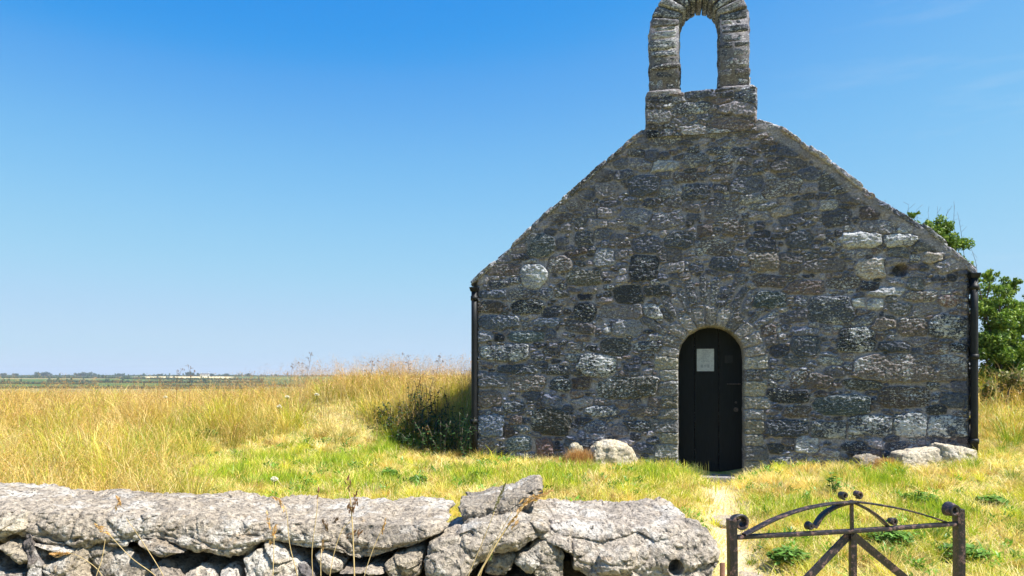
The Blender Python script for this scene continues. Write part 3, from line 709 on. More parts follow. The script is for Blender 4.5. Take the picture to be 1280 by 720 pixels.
boulder('flat_rock', (1118,1171,557,582), 8.86, .5, 'flat grey rock at the chapel foot, nearer the door of the right pair', (.62,.6,.53), 8., 8, .014, tf=.95, sk=.04, tl=.08, n=36)
boulder('flat_rock', (1169,1212,554,582), 8.82, .5, 'flat grey rock at the foot of the right downpipe', (.64,.62,.55), 11., 8, .014, tf=.96, sk=-.01, tr_=.06, n=36)
boulder('flat_rock', (1066,1104,569,581), 9.0, .3, 'low half-buried grey rock at the chapel foot, furthest from the right downpipe', (.3,.29,.27), 14., 5., .03, n=18)
boulder('stone', (681,696,598,606), 8.3, .12, 'small pinkish stone lying in the lawn below the chapel corner', (.45,.34,.28), 17., 2.6, n=10, sink=.04)
for (x, Y, r, lab, sd) in ((2.02,6.95,.16,'worn flat stone in the path close to the chapel door',3), (1.75,5.45,.15,'worn grey flat stone in the path just beyond the gate',6)):
    z = float(ground_h(x, Y)); C = [(x+sx*r, Y+sy*r*1.4, z+dz) for dz in (-.05, .035) for sy in (-1, 1) for sx in (-1, 1)]
    V, Q = hexrock(C, 12, 3.5, .02, 6, sd); tag(mk('path_stone', V, [Q], M_lime, None, (x, Y, z), attrs={'Col': np.tile((.5,.47,.42), (len(V), 1))}), lab, 'stone')

# ------------------------------------------------------------------ dry stone wall in front
WALL = empty('dry_stone_wall', (-1.2, 2.75, 0), 'foreground dry stone wall of pale pitted limestone with long coping slab', 'wall')
BAT = .45
def outline_stone(name, poly, Yf, Yb, Ytop, col, seed, bulge=.035, amp=.012, m=200, rings=30, hole=None, rnd=.03):
    """stone from its outline seen in the photo, given its own distance, size and thickness"""
    py = np.array(poly, float); cy0 = py[:, 1].min(); cy1 = py[:, 1].max()
    W3 = []
    for x, y in py:
        t = (y-cy0)/(cy1-cy0+1e-9); Y = mix(Ytop, Yf+.03, min(1, t*1.25)); 
        for _ in range(3): Yq = Y+BAT*min(0, pix(x, y, Y)[2]-1.06)*(1 if t > .3 else 0); q3 = pix(x, y, Yq)
        W3.append((q3[0], q3[2]))
    W3 = np.array(W3); n0 = len(W3)
    # closed smooth-ish resample
    P = np.vstack([W3, W3[:1]]); sl = np.r_[0, np.cumsum(np.hypot(*np.diff(P, axis=0).T))]
    t = np.linspace(0, sl[-1], m, endpoint=False); X = np.interp(t, sl, P[:, 0]); Z = np.interp(t, sl, P[:, 1])
    ks = max(2, int(m*.012)); ker = np.ones(2*ks+1)/(2*ks+1)
    X = np.convolve(np.r_[X[-ks:], X, X[:ks]], ker, 'valid'); Z = np.convolve(np.r_[Z[-ks:], Z, Z[:ks]], ker, 'valid')
    area = .5*np.sum(X*np.roll(Z, -1)-np.roll(X, -1)*Z)
    if area < 0: X, Z = X[::-1], Z[::-1]
    w = X.max()-X.min(); h = Z.max()-Z.min(); cz = .5*(Z.max()+Z.min()); cx = .5*(X.max()+X.min())
    a = max(0, (w-h)/2*.95); b = max(0, (h-w)/2*.95)
    MX = np.clip(X, cx-a, cx+a); MZ = np.clip(Z, cz-b, cz+b)
    if a > 0:   # follow the slab's own mid line
        mid = np.array([.5*(Z[np.abs(X-x) < w*.06].max()+Z[np.abs(X-x) < w*.06].min()) for x in MX]); MZ = mid
    ph = np.linspace(0, 1, rings); D = Yb-Yf; V = []
    rc = min(.5*min(w, h), rnd*1.6)
    # profile: centre of front face -> rim -> side -> rim -> centre of back
    prof = [(s, Yf-0) for s in np.linspace(.0, .86, rings)]+[(.86+.14*math.sin(q), None) for q in ()]
    prof = []
    for s in np.linspace(0.0, .88, int(rings*.6)): prof.append((s, 0.))
    for q in np.linspace(0, PI/2, 7)[1:]: prof.append((.88+.12*math.sin(q), (1-math.cos(q))*rc))
    for v in np.linspace(rc, D-rc, max(4, rings//4))[1:]: prof.append((1., v))
    for q in np.linspace(0, PI/2, 5)[1:]: prof.append((1-.12*(1-math.cos(q)), D-rc+rc*math.sin(q)))
    prof.append((.5, D)); prof.append((.02, D))
    for s, v in prof:
        yb = Yf+v-bulge*(1-s*s)*(1 if v < D*.5 else 0)
        V.append(np.stack([MX+(X-MX)*s, np.full(m, yb), MZ+(Z-MZ)*s], -1))
    V = np.concatenate(V); nr = len(prof); i = np.arange(nr*m).reshape(nr, m)
    j = np.roll(i, -1, axis=1); Q = np.stack([i[:-1], j[:-1], j[1:], i[1:]], -1).reshape(-1, 4)
    nz = fbm(V[:, 0]*8+seed, V[:, 1]*8, V[:, 2]*8+seed, o=4); nf = fbm(V[:, 0]*34, V[:, 1]*34+seed, V[:, 2]*34, o=3)
    pitn = np.minimum(perlin(V[:, 0]*26, V[:, 1]*26+seed, V[:, 2]*26)+.25, 0)
    s_arr = np.repeat([p[0] for p in prof], m); v_arr = np.repeat([p[1] for p in prof], m)
    front = (v_arr < rc*1.01)
    edgeN = np.stack([np.repeat(((X-MX)/(np.hypot(X-MX, Z-MZ)+1e-6))[None], nr, 0).ravel(), np.zeros(nr*m), np.repeat(((Z-MZ)/(np.hypot(X-MX, Z-MZ)+1e-6))[None], nr, 0).ravel()], -1)
    wf = 1-ss(.85, .99, s_arr); wf = np.where(front, wf, 0)
    disp = amp*nz+amp*.45*nf+.024*pitn+.003*fbm(V[:, 0]*85, V[:, 1]*85, V[:, 2]*85+seed, o=2)
    W_ = V+.02*np.stack([perlin(V[:, 0]*12, V[:, 2]*12), perlin(V[:, 1]*12+5, V[:, 2]*12), perlin(V[:, 0]*12+9, V[:, 2]*12)], -1)
    f1, g1 = facet(W_*np.array([.75,1,1.2]), .115, seed); f2, g2 = facet(W_, .038, seed+3)
    k_ = 1. if amp > .01 else .6
    disp = disp*.8+k_*(.0145*f1-.006*g1+.0055*f2-.002*g2)
    Nn = edgeN*(1-wf)[:, None]*np.array([1,1,1])+np.array([0,-1,0])*(wf+.25*(1-wf)*front)[:, None]
    V = V+Nn*disp[:, None]
    if hole:
        hx, hz, hr = hole; d = np.hypot(V[:, 0]-hx, V[:, 2]-hz); V[:, 1] += np.where(v_arr < D*.3, .12*ss(hr*1.15, hr*.75, d), 0)
    V[:, 1] += BAT*np.where(V[:, 1] < Yf+.2, 1, .3)*np.minimum(V[:, 2]-1.06, .08)
    o = mk(name, V, [Q], M_lime, WALL, attrs={'Col': np.tile(np.array(col), (len(V), 1))})
    return o
TOPS = [
 ([(37,618),(48,611),(75,607),(107,611),(150,612),(225,614),(282,615),(320,622),(392,627),(475,627),(545,629),(566,631),(565,646),(550,652),(537,660),(535,671),(514,675),(482,691),(455,700),(430,690),(405,678),(384,686),(365,673),(347,664),(332,672),(315,686),(298,694),(270,690),(245,680),(222,663),(195,662),(186,674),(160,672),(132,668),(106,680),(85,672),(70,662),(58,642),(42,630)], (.43,.405,.37), 1., 700, 46),
 ([(-70,604),(-30,603),(0,605),(32,610),(38,622),(34,631),(10,636),(-5,652),(-70,655)], (.45,.43,.4), 2., 160, 24),
 ([(573,631),(600,621),(640,609),(672,596),(681,597),(682,608),(664,617),(660,632),(645,641),(597,646),(579,657),(574,646)], (.36,.34,.31), 3., 240, 30),
 ([(660,633),(676,624),(698,621),(746,627),(786,624),(820,621),(847,629),(867,645),(884,668),(890,690),(892,738),(742,738),(730,712),(712,705),(716,682),(704,668),(691,655),(664,641)], (.46,.44,.42), 4., 560, 50),
]
for k, (pl, c, sd, m, r) in enumerate(TOPS):
    pl = [(x-(7 if k == 3 and x > 850 else 0), y+((6, 5, 9, 5)[k] if y < (650, 640, 625, 650)[k] else 1)) for x, y in pl]
    hole = None; yf, yb, yt = 2.52, 3.05, 2.95
    if k == 2: yf, yb, yt = 2.62, 3.0, 2.72
    if k == 3: hx, _, hz = pix(844, 709, 2.45); hole = (hx, hz, .024)
    outline_stone('coping_stone', pl, yf, yb, yt, c, sd, m=m, rings=r, hole=hole, bulge=.02 if k != 3 else .05, amp=.013, rnd=.03 if k != 2 else .01)
FACE = [
 [(-60,662),(0,653),(15,640),(45,639),(51,657),(20,669),(0,680),(-60,695)], [(20,676),(37,666),(48,675),(49,697),(32,705),(20,692)],
 [(-60,698),(0,686),(18,692),(25,702),(42,712),(46,745),(-60,745)], [(51,645),(60,664),(65,690),(62,745),(50,745),(49,700),(50,670)],
 [(67,670),(75,669),(104,682),(100,689),(85,691),(68,681)], [(105,684),(132,671),(137,685),(121,700),(118,745),(66,745),(65,697),(88,693)],
 [(138,675),(160,676),(186,681),(201,700),(204,745),(124,745),(124,702)], [(190,668),(206,666),(222,670),(238,688),(225,690),(205,696),(196,690)],
 [(210,697),(226,692),(240,697),(249,745),(208,745)], [(251,704),(268,694),(286,702),(290,745),(252,745)], [(292,702),(303,694),(313,700),(312,745),(292,745)],
 [(316,688),(332,675),(350,669),(362,676),(382,698),(384,745),(312,745)], [(385,692),(394,690),(401,714),(400,745),(386,745)],
 [(403,684),(415,674),(425,680),(433,698),(428,711),(410,716),(402,705)], [(435,703),(448,699),(461,705),(456,714),(438,713)],
 [(463,701),(472,696),(484,700),(482,714),(465,717)], [(486,706),(500,686),(518,677),(534,677),(536,689),(526,713),(510,726),(487,723)],
 [(402,720),(430,717),(455,718),(478,722),(484,745),(402,745)], [(487,728),(510,730),(528,722),(532,745),(487,745)],
 [(540,672),(560,664),(587,652),(613,646),(650,642),(684,649),(690,657),(668,669),(645,686),(613,686),(598,702),(584,722),(575,745),(532,745),(530,712),(536,690)],
 [(613,680),(637,672),(648,687),(643,701),(632,717),(606,714),(608,697)], [(650,687),(666,672),(685,661),(698,669),(707,687),(706,706),(702,732),(674,724),(645,701)],
 [(590,724),(606,718),(640,719),(670,728),(700,736),(704,748),(588,748)], [(744,687),(780,673),(794,683),(796,706),(779,721),(747,717)],
]
FC = [(.5,.48,.42), (.4,.38,.33), (.33,.31,.29), (.2,.19,.2), (.55,.54,.52), (.38,.35,.3), (.36,.34,.31), (.34,.31,.27), (.4,.37,.34), (.52,.5,.46), (.38,.36,.33),
      (.52,.5,.46), (.15,.15,.17), (.55,.53,.5), (.3,.28,.26), (.48,.46,.43), (.46,.43,.37), (.4,.37,.34), (.34,.32,.3), (.43,.41,.38), (.4,.38,.34), (.5,.48,.43), (.33,.31,.29), (.5,.48,.45)]
for k, pl in enumerate(FACE):
    pl = np.array(pl, float); big = np.ptp(pl[:, 0])*np.ptp(pl[:, 1]); yf = 2.50+.045*((k*29) % 7)/7
    if k == 19: yf = 2.49
    if k == 23: yf = 2.44
    outline_stone('face_stone', pl, yf, yf+.3, yf+.1, FC[k], 20.+k*1.3, m=260 if big > 3000 else 150, rings=34 if big > 3000 else 22, amp=.012 if big > 1500 else .007, bulge=.03, rnd=.025)
def wall_core():
    m = MB(); R = np.random.default_rng(3)
    V, Q = boxv(-6, .52, 2.68, 2.98, -.1, .93)
    m.add(V, Q, Col=(.12,.11,.1))
    def rk(x0, x1, y0, y1, z0, z1, n=10):
        C = [(x+R.uniform(-.02,.02), y, z+R.uniform(-.02,.02)) for z in (z0, z1) for y in (y0, y1) for x in (x0, x1)]
        V, Q = hexrock(C, n, 4.5, .025, 6, R.uniform(0, 90)); m.add(V, Q, Col=tuple(np.array([.42,.4,.37])*R.uniform(.7, 1.25)))
    for (xa, xb, za, zb) in ((-6, -2.0, .0, 1.0), (-2.0, .62, 0., .8)):     # lower courses, and the wall beyond the frame
        z = za
        while z < zb-.05:
            h = R.uniform(.13, .24); h = min(h, zb-z) if zb-z-h > .06 else zb-z; x = xa
            while x < xb-.03:
                w = min(R.uniform(.18, .45), xb-x); w = xb-x if xb-x-w < .1 else w
                rk(x+.005, x+w-.005, 2.5+BAT*min(0, z+h/2-1.0), 2.8, z, z+h-.008); rk(x+.005, x+w-.005, 2.82, 3.08, z, z+h-.008, 6); x += w
            z += h
    x = -6.
    while x < -2.0:
        w = min(R.uniform(.5, .9), -1.98-x); 
        if w < .2: break
        rk(x, x+w-.01, 2.48, 3.07, .98, 1.16, 16); x += w
    m.build('hearting', M_lime, WALL)
wall_core()

# ------------------------------------------------------------------ iron gate
def build_gate():
    g = empty('iron_gate', (1.3, 2.88, 0), 'black rusting wrought iron gate with scrolled stiles and arched top rail', 'gate')
    PL = np.array([(915-HX)/F_PX*2.75, 2.75]); PR = np.array([(1197-HX)/F_PX*3.0, 3.0])
    dv = PR-PL; Wg = np.linalg.norm(dv); dv = dv/Wg
    def gp(px, py):
        k = (px-HX)/F_PX; s = (k*PL[1]-PL[0])/(dv[0]-k*dv[1]); Y = PL[1]+s*dv[1]
        return np.array([PL[0]+s*dv[0], Y, EYE-(py-HY)/F_PX*Y])
    nrm = np.array([dv[1], -dv[0], 0])
    def bar(name, px, w, t, parent=g, n=8, sm=True, ofs=0.):
        P = [gp(*q)+nrm*ofs for q in px]; P = spline(P, n) if len(P) > 2 else np.array([mix(P[0], P[1], s) for s in np.linspace(0, 1, 6)])
        b = MB(); tube(b, P, .01, flat=(w*.85, t*.88)); return b.build(name, M_iron, parent, smooth=False)
    def scroll(px, py, r, parent, a0=0, turns=1.35, sgn=1, w=.045, t=.009):
        c = gp(px, py); P = []
        ax = np.array([dv[0], dv[1], 0.])
        for q in np.linspace(0, 1, 26):
            a = a0+sgn*q*turns*2*PI; rr = r*(1-.62*q); P.append(c+ax*rr*math.cos(a)+np.array([0,0,1.])*rr*math.sin(a))
        b = MB(); tube(b, P, .01, flat=(w, t)); return b.build('scroll', M_iron, parent, smooth=False)
    # stiles down to the ground
    def stile(px_, ytop, w, sgn):
        top = gp(px_, ytop+4); P = np.array([[top[0], top[1], z] for z in np.linspace(-.02, top[2], 14)])
        b = MB(); tube(b, P+np.array([.003, 0, 0])*np.sin(P[:, 2:3]*9), .01, flat=(.045, w)); s = b.build('stile', M_iron, g, smooth=False)
        scroll(px_+sgn*9, ytop+8 if sgn > 0 else ytop+6, .03 if sgn > 0 else .028, s, a0=PI if sgn > 0 else 0, sgn=-sgn, turns=1.2, t=.011)
        return s
    stile(914.5, 645, .031, 1); stile(1198, 632, .03, -1)
    bar('top_rail', [(920,671.5),(1060,664),(1203,654)], .036, .016)
    bar('arched_rail', [(929,668),(944,660),(968,648),(999,637),(1032,630),(1066,627)], .042, .011, ofs=.006)
    bar('arched_rail', [(1066,627),(1095,630.5),(1130,637),(1160,645),(1190,655)], .03, .008, ofs=-.004)
    s1 = bar('brace', [(1062,629),(1046,634),(1030,644),(1019,660)], .036, .012, ofs=-.008); scroll(1012, 658, .013, s1, a0=0, sgn=1, turns=1.2, w=.03, t=.009)
    s2 = bar('brace', [(1070,629),(1086,637),(1100,647),(1110,657)], .036, .012, ofs=-.008); scroll(1115, 652, .013, s2, a0=PI, sgn=-1, turns=1.2, w=.03, t=.009)
    mid = bar('centre_bar', [(1064.5,625),(1064.5,640),(1065,664)], .02, .012)
    for x, y, sg in ((1054,619,1), (1072,618,-1)): scroll(x, y, .014, mid, a0=-PI/2, sgn=-sg, turns=1.0, w=.028, t=.008)
    b = MB(); p0 = gp(1066, 667); P = [[p0[0], p0[1], z] for z in np.linspace(.12, p0[2], 10)]; tube(b, P, .01, flat=(.024, .025)); b.build('centre_bar', M_iron, g, smooth=False)
    top = gp(1064, 668)
    for s, xw in ((-1, 1), (1, 1)):
        side = (gp(914.5, 700) if s < 0 else gp(1198, 700)); end = np.array([side[0], side[1], 0.0]); e0 = gp(1014, 720) if s < 0 else gp(1127, 720)
        d = e0-top; zt = .12; k = (zt-top[2])/d[2]; end = top+d*k; lim = (side[0]-top[0])/d[0]
        if k > lim: end = top+d*lim
        b = MB(); tube(b, [top+nrm*.008*s+(end-top)*q for q in np.linspace(0, 1, 12)], .01, flat=(.012, .031)); b.build('diagonal', M_iron, g, smooth=False)
    L = gp(914.5, 700); R_ = gp(1198, 700); b = MB(); tube(b, [np.array([mix(L[0], R_[0], q), mix(L[1], R_[1], q), .12]) for q in np.linspace(0, 1, 8)], .01, flat=(.036, .016)); b.build('bottom_rail', M_iron, g, smooth=False)
    m = MB(); p = pix(903, 704, 2.72); tube(m, [(p[0], p[1], z) for z in np.linspace(-.05, p[2], 6)], .0095, 10)
    tag(m.build('iron_rod', mat_simple('rusty_rod', (.09,.04,.025), (.2,.1,.06), 60), None, (p[0], p[1], 0)), 'short rusty iron rod standing between the wall end and the gate', 'rod')
build_gate()

# ------------------------------------------------------------------ grass
STRAW = np.array([(.83,.65,.2), (.87,.73,.28), (.75,.55,.15), (.86,.7,.36), (.58,.4,.12)])
GREEN = np.array([(.36,.47,.03), (.52,.58,.04), (.2,.33,.02), (.64,.63,.05), (.7,.64,.08)])
def blades(mb, P, H, W, lean, az, C, twist=None, nseg=2, foot=None):
    n = len(P); f = rng.uniform(0, 2*PI, n) if twist is None else twist
    wx = np.cos(f)[:, None]*np.array([1., 0, 0])+np.sin(f)[:, None]*np.array([0, 1., 0])
    ld = np.stack([np.cos(az), np.sin(az), np.zeros(n)], -1)*(lean*H)[:, None]
    up = np.array([0, 0, 1.])
    hh = (H*np.sqrt(np.maximum(1-.6*np.clip(lean, 0, 1.2)**2, .08)))[:, None]
    Wd = W[:, None]
    if nseg == 2:
        V = np.stack([P-wx*Wd/2, P+wx*Wd/2, P+ld*.28+up*hh*.55-wx*Wd*.4, P+ld*.28+up*hh*.55+wx*Wd*.4, P+ld+up*hh], 1)
        b = (np.arange(n)*5)[:, None]; Q = b+np.array([0, 1, 3, 2]); T = b+np.array([2, 3, 4]); k = 5
    else:
        V = np.stack([P-wx*Wd/2, P+wx*Wd/2, P+ld*.12+up*hh*.4-wx*Wd*.45, P+ld*.12+up*hh*.4+wx*Wd*.45,
                      P+ld*.45+up*hh*.78-wx*Wd*.33, P+ld*.45+up*hh*.78+wx*Wd*.33, P+ld+up*hh], 1)
        b = (np.arange(n)*7)[:, None]; Q = np.concatenate([b+np.array([0,1,3,2]), b+np.array([2,3,5,4])]); T = b+np.array([4, 5, 6]); k = 7
    CC = np.repeat(C[:, None], k, 1)
    if foot is not None: CC[:, :2] = mix(CC[:, :2], np.array(foot), .75); CC[:, 2:4] = mix(CC[:, 2:4], np.array(foot), .35)
    mb.add(V.reshape(-1, 3), Q, T, Col=CC.reshape(-1, 3))
def inside_chapel(X, Y):
    u = (X-A0[0])*DU[0]+(Y-A0[1])*DU[1]; o = (X-A0[0])*NO[0]+(Y-A0[1])*NO[1]
    return (u > -.02) & (u < WID+.02) & (o < .02) & (o > -LEN)
def scatter(n, y0, y1, xf0, xf1, pw=1.):
    """points in the view wedge with margin; xf = X/Y limits"""
    Y = y0+(y1-y0)*rng.random(n)**pw; k = rng.uniform(xf0, xf1, n); X = k*Y
    return X, Y
def tallmask(X, Y):
    nz = .5*fbm(X*.6, Y*.6, o=3)
    a = ss(-.1, .9, -X-.47*Y+.3+nz)*ss(3.6, 5, Y)
    b = ss(9.9, 11.3, Y+nz*.9)*ss(.1, -.5, X-xl(Y))
    c = ss(8.9, 10.3, Y+nz*.5)*ss(-.2, .5, X-xr(Y))*.6
    tr = 1-.95*np.exp(-(dline(X, Y, TRACK)/.42)**2)
    return np.clip(np.maximum(np.maximum(a, b), c), 0, 1)*tr
def colour(X, Y, n, g):
    """g: greenness 0..1"""
    s = STRAW[rng.integers(0, len(STRAW), n)]; gr = GREEN[rng.integers(0, len(GREEN), n)]
    pick = (rng.random(n) < g)[:, None]
    return np.where(pick, gr, s)*rng.uniform(.8, 1.2, n)[:, None]
def tussocks(mb, n, yr, dens, per, hr, spread, w, green, nseg=2):
    X, Y = scatter(n, yr[0], yr[1], -.95, .95, .85); k = (rng.random(n) < dens(X, Y)) & ~inside_chapel(X, Y) & ~((X < .7) & (Y < 3.15)); X, Y = X[k], Y[k]; n = len(X)
    c0 = colour(X, Y, n, green(X, Y))*rng.uniform(.72, 1.15, n)[:, None]; sz = rng.uniform(.6, 1.3, n)
    X = np.repeat(X, per); Y = np.repeat(Y, per); c = np.repeat(c0, per, 0)*rng.uniform(.75, 1.2, n*per)[:, None]; sz = np.repeat(sz, per); m = n*per
    a = rng.uniform(0, 2*PI, m); r = spread*np.sqrt(rng.random(m))*sz*1.6; X = X+r*np.cos(a); Y = Y+r*np.sin(a); k = ~inside_chapel(X, Y)
    X, Y, c, sz, a, r = X[k], Y[k], c[k], sz[k], a[k], r[k]; m = len(X)
    blades(mb, np.stack([X, Y, ground_h(X, Y)-.01], -1), rng.uniform(hr[0], hr[1], m)*sz, np.full(m, w)*(.7+.05*Y), rng.uniform(.25, 1.25, m), a+rng.normal(0, .6, m), c*(np.array([.96,.9,.77]) if nseg == 3 else 1), nseg=nseg, foot=(.26,.34,.04) if nseg == 3 else None)
def lawn():
    mb = MB(); N = 330000
    X, Y = scatter(N, 3.2, 12.5, -.95, .95, .85)
    keep = ~inside_chapel(X, Y) & ~((X < .7) & (Y < 3.15)); X, Y = X[keep], Y[keep]
    pd = dline(X, Y, PATH); pth = np.exp(-(pd/(.2+.12*perlin(X*3, Y*3)))**2)*(.74+.6*perlin(X*2.3+9, Y*2.3)); pth = np.maximum(pth, .93*np.exp(-(((X-2.62)/.34)**2+((Y-9.25)/.35)**2)))
    clump = fbm(X*2.2, Y*2.2, o=3); k = (rng.random(len(X)) > pth*1.05) & (rng.random(len(X)) < .62+.6*clump+.2)
    tm = tallmask(X, Y); k &= rng.random(len(X)) > tm*.5
    X, Y, clump, tm = X[k], Y[k], clump[k], tm[k]; n = len(X)
    Z = ground_h(X, Y)-.01
    g = np.clip(.5+.65*fbm(X*.9+3, Y*.9, o=3)+.15*clump, .08, .93)
    g = g*(1-.75*np.exp(-(dline(X, Y, TRACK)/.55)**2))*(1-.6*np.exp(-(dline(X, Y, PATH)/.45)**2))
    g = g*(1-.25*ss(3.5, 6, X)); g = np.clip(g+.12, 0, .95)
    H = rng.uniform(.035, .10, n)*(1+.8*np.clip(clump, 0, 1))*(1+.6*tm)
    wallb = ss(.35, 0, np.abs((X-A0[0])*NO[0]+(Y-A0[1])*NO[1]))*((X > -.6) & (X < 5.7)); H = H*(1+.7*wallb)
    W = (.0028+.007*rng.random(n)**2)*(.7+.05*Y)
    az = rng.uniform(0, 2*PI, n); lean = rng.uniform(.4, 1.25, n)
    cc = colour(X, Y, n, g)*(1-.3*ss(.25, .75, fbm(X*3.3+11, Y*3.3, o=2)))[:, None]
    blades(mb, np.stack([X, Y, Z], -1), H, W, lean, az, cc)
    tussocks(mb, 2600, (3.3, 10.8), lambda X, Y: (1-tallmask(X, Y))*(1-.97*np.exp(-(dline(X, Y, PATH)/.3)**2))*(1-.95*np.exp(-(((X-2.62)/.4)**2+((Y-9.25)/.4)**2))), 75, (.08, .17), .035, .0048, lambda X, Y: np.clip(.52+.6*fbm(X*.9+3, Y*.9, o=3), .1, .9)*(1-.8*np.exp(-(dline(X, Y, TRACK)/.5)**2)))
    # flattened dry thatch
    n2 = 90000; X, Y = scatter(n2, 3.2, 11.5, -.95, .95, .9); k = ~inside_chapel(X, Y) & ~((X < .7) & (Y < 3.15)) & (rng.random(n2) > .8*np.exp(-(dline(X, Y, PATH)/.2)**2)); X, Y = X[k], Y[k]; n2 = len(X)
    blades(mb, np.stack([X, Y, ground_h(X, Y)+.02], -1), rng.uniform(.08, .16, n2), rng.uniform(.003, .005, n2)*(.7+.05*Y), rng.uniform(1., 1.3, n2), rng.uniform(0, 2*PI, n2), colour(X, Y, n2, .15))
    # small broad-leaved herbs scattered through the turf
    m = 2600; X, Y = scatter(m, 3.4, 11, -.95, .95, .85); k = (rng.random(m) < (1-tallmask(X, Y))*ss(-.2, .4, fbm(X*1.3+31, Y*1.3, o=2))) & ~inside_chapel(X, Y) & (dline(X, Y, PATH) > .2); X, Y = X[k], Y[k]; per = 16
    c = np.repeat(np.array([(.1,.22,.02)])*rng.uniform(.7, 1.9, len(X))[:, None], per, 0); X = np.repeat(X, per); Y = np.repeat(Y, per); m = len(X); a = rng.uniform(0, 2*PI, m); X = X+rng.normal(0, .03, m); Y = Y+rng.normal(0, .03, m)
    blades(mb, np.stack([X, Y, ground_h(X, Y)+rng.uniform(.02, .08, m)], -1), rng.uniform(.03, .06, m), rng.uniform(.012, .02, m), rng.uniform(.7, 1.3, m), a, c)
    # brighter long green tufts
    pts = [(290,588),(180,590),(150,585),(60,560),(480,560),(330,570),(500,545),(350,600),(420,575),(235,560),(880,575),(590,590),(1100,600),(830,590),(680,600),(1010,640),(1180,640),(450,600),(700,585),(100,590)]
    for px, py in pts:
        for Yg in np.arange(4, 13, .1):
            Xg = (px-HX)/F_PX*Yg
            if HY+(EYE-float(ground_h(Xg, Yg)))/Yg*F_PX < py+8: break
        m = 900; r = rng.uniform(.12, .3); X = Xg+rng.normal(0, r, m); Y = Yg+rng.normal(0, r, m); k = ~inside_chapel(X, Y); X, Y = X[k], Y[k]; m = len(X)
        C = GREEN[rng.integers(0, 3, m)]*rng.uniform(.85, 1.35, m)[:, None]
        blades(mb, np.stack([X, Y, ground_h(X, Y)], -1), rng.uniform(.07, .2, m), rng.uniform(.004, .007, m), rng.uniform(.1, .6, m), rng.uniform(0, 2*PI, m), C)
    tag(mb.build('short_grass', M_grass), 'short sunlit yellow-green grass of the chapel yard', 'grass', kind='stuff')
def meadow():
    mb = MB(); N = 230000
    X, Y = scatter(N, 4., 24, -1.0, 1.0, .95)
    tm = tallmask(X, Y); k = (rng.random(N) < tm*(1.05-.02*Y)) & ~inside_chapel(X, Y) & (Y < 24); X, Y, tm = X[k], Y[k], tm[k]; n = len(X)
    Z = ground_h(X, Y)-.01; cl = fbm(X*1.1, Y*1.1, o=3)
    g = np.clip(.42+.55*fbm(X*.7+8, Y*.7, o=3)-.15*ss(-2, -6, X)+.25*ss(9.5, 8, Y)*0, .03, .8)
    H = rng.uniform(.16, .5, n)*(.45+.6*tm)*(1+.6*cl)
    W = (.0026+.007*rng.random(n)**2)*(.6+.06*Y)
    az = rng.uniform(0, 2*PI, n); lean = rng.uniform(.15, 1.15, n)
    dk = 1-.4*ss(.3, .8, fbm(X*1.7+21, Y*1.7, o=3))
    blades(mb, np.stack([X, Y, Z], -1), H, W, lean, az, colour(X, Y, n, g)*dk[:, None]*np.array([.96,.9,.77]), nseg=3, foot=(.26,.34,.04))
    tussocks(mb, 2300, (4.2, 17), lambda X, Y: tallmask(X, Y), 85, (.25, .55), .06, .0046, lambda X, Y: np.clip(.38+.55*fbm(X*.7+8, Y*.7, o=3)-.12*ss(-2, -6, X), .03, .85), 3)
    # flowering stems with loose seed heads
    N = 34000; X, Y = scatter(N, 4.2, 19, -1.0, .95, .9); tm = tallmask(X, Y); k = (rng.random(N) < tm) & ~inside_chapel(X, Y); X, Y, tm = X[k], Y[k], tm[k]; n = len(X)
    Z = ground_h(X, Y); H = rng.uniform(.36, .62, n)*(.5+.5*tm)*(1+.35*fbm(X*1.4+5, Y*1.4, o=3))*(1-.2*ss(-.25,-.5,X/Y)); H = np.where(rng.random(n) < .1, H*1.35, H)
    lean = rng.uniform(.05, .75, n); az = rng.uniform(0, 2*PI, n); C = STRAW[rng.integers(0, 5, n)]*rng.uniform(.6, 1.1, n)[:, None]*np.array([1.,.93,.85])
    P = np.stack([X, Y, Z], -1); blades(mb, P, H, rng.uniform(.0022, .0032, n)*(.6+.07*Y), lean, az, C, nseg=3)
    hh = (H*np.sqrt(np.maximum(1-.6*lean**2, .08)))[:, None]; ld = np.stack([np.cos(az), np.sin(az), np.zeros(n)], -1)*(lean*H)[:, None]
    for s in range(9):
        t = rng.uniform(.72, 1.0, n)[:, None]; q = P+ld*(t**2.2)+np.array([0,0,1.])*hh*t
        q = q+rng.normal(0, 1, (n, 3))*np.array([.016,.016,.01])*(1+.5*(1-t)/.3)
        a = rng.uniform(0, 2*PI, n); L = rng.uniform(.006, .013, n)[:, None]; w = rng.uniform(.0025, .0045, n)[:, None]*(.7+.04*Y[:, None])
        d = np.stack([np.cos(a)*.7, np.sin(a)*.7, rng.uniform(.2, 1, n)], -1); e = np.stack([-np.sin(a), np.cos(a), np.zeros(n)], -1)
        V = np.stack([q-d*L, q+e*w, q+d*L, q-e*w], 1); b = (np.arange(n)*4)[:, None]+np.arange(4)
        Cc = C*np.array([.95,.72,.62])*rng.uniform(.6, 1.1, n)[:, None]
        mb.add(V.reshape(-1, 3), b, None, Col=np.repeat(Cc, 4, 0))
    # wispy fringe of flowering grass on the crest left of the chapel
    N = 8500; Y = rng.uniform(11.2, 16.5, N); X = rng.uniform(-.75, -.03, N)*Y; k = ~inside_chapel(X, Y) & (X < xl(Y)-.05) & (rng.random(N) < ss(-.35, .35, fbm(X*1.7, Y*1.7+40, o=3))*(.5+.5*ss(-.4, -.2, X/Y))); X, Y = X[k], Y[k]; n = len(X)
    H = rng.uniform(.45, .86, n); lean = rng.uniform(.05, .45, n); az = rng.uniform(0, 2*PI, n); C = np.array([(.55,.4,.18)])*rng.uniform(.5, 1.15, n)[:, None]
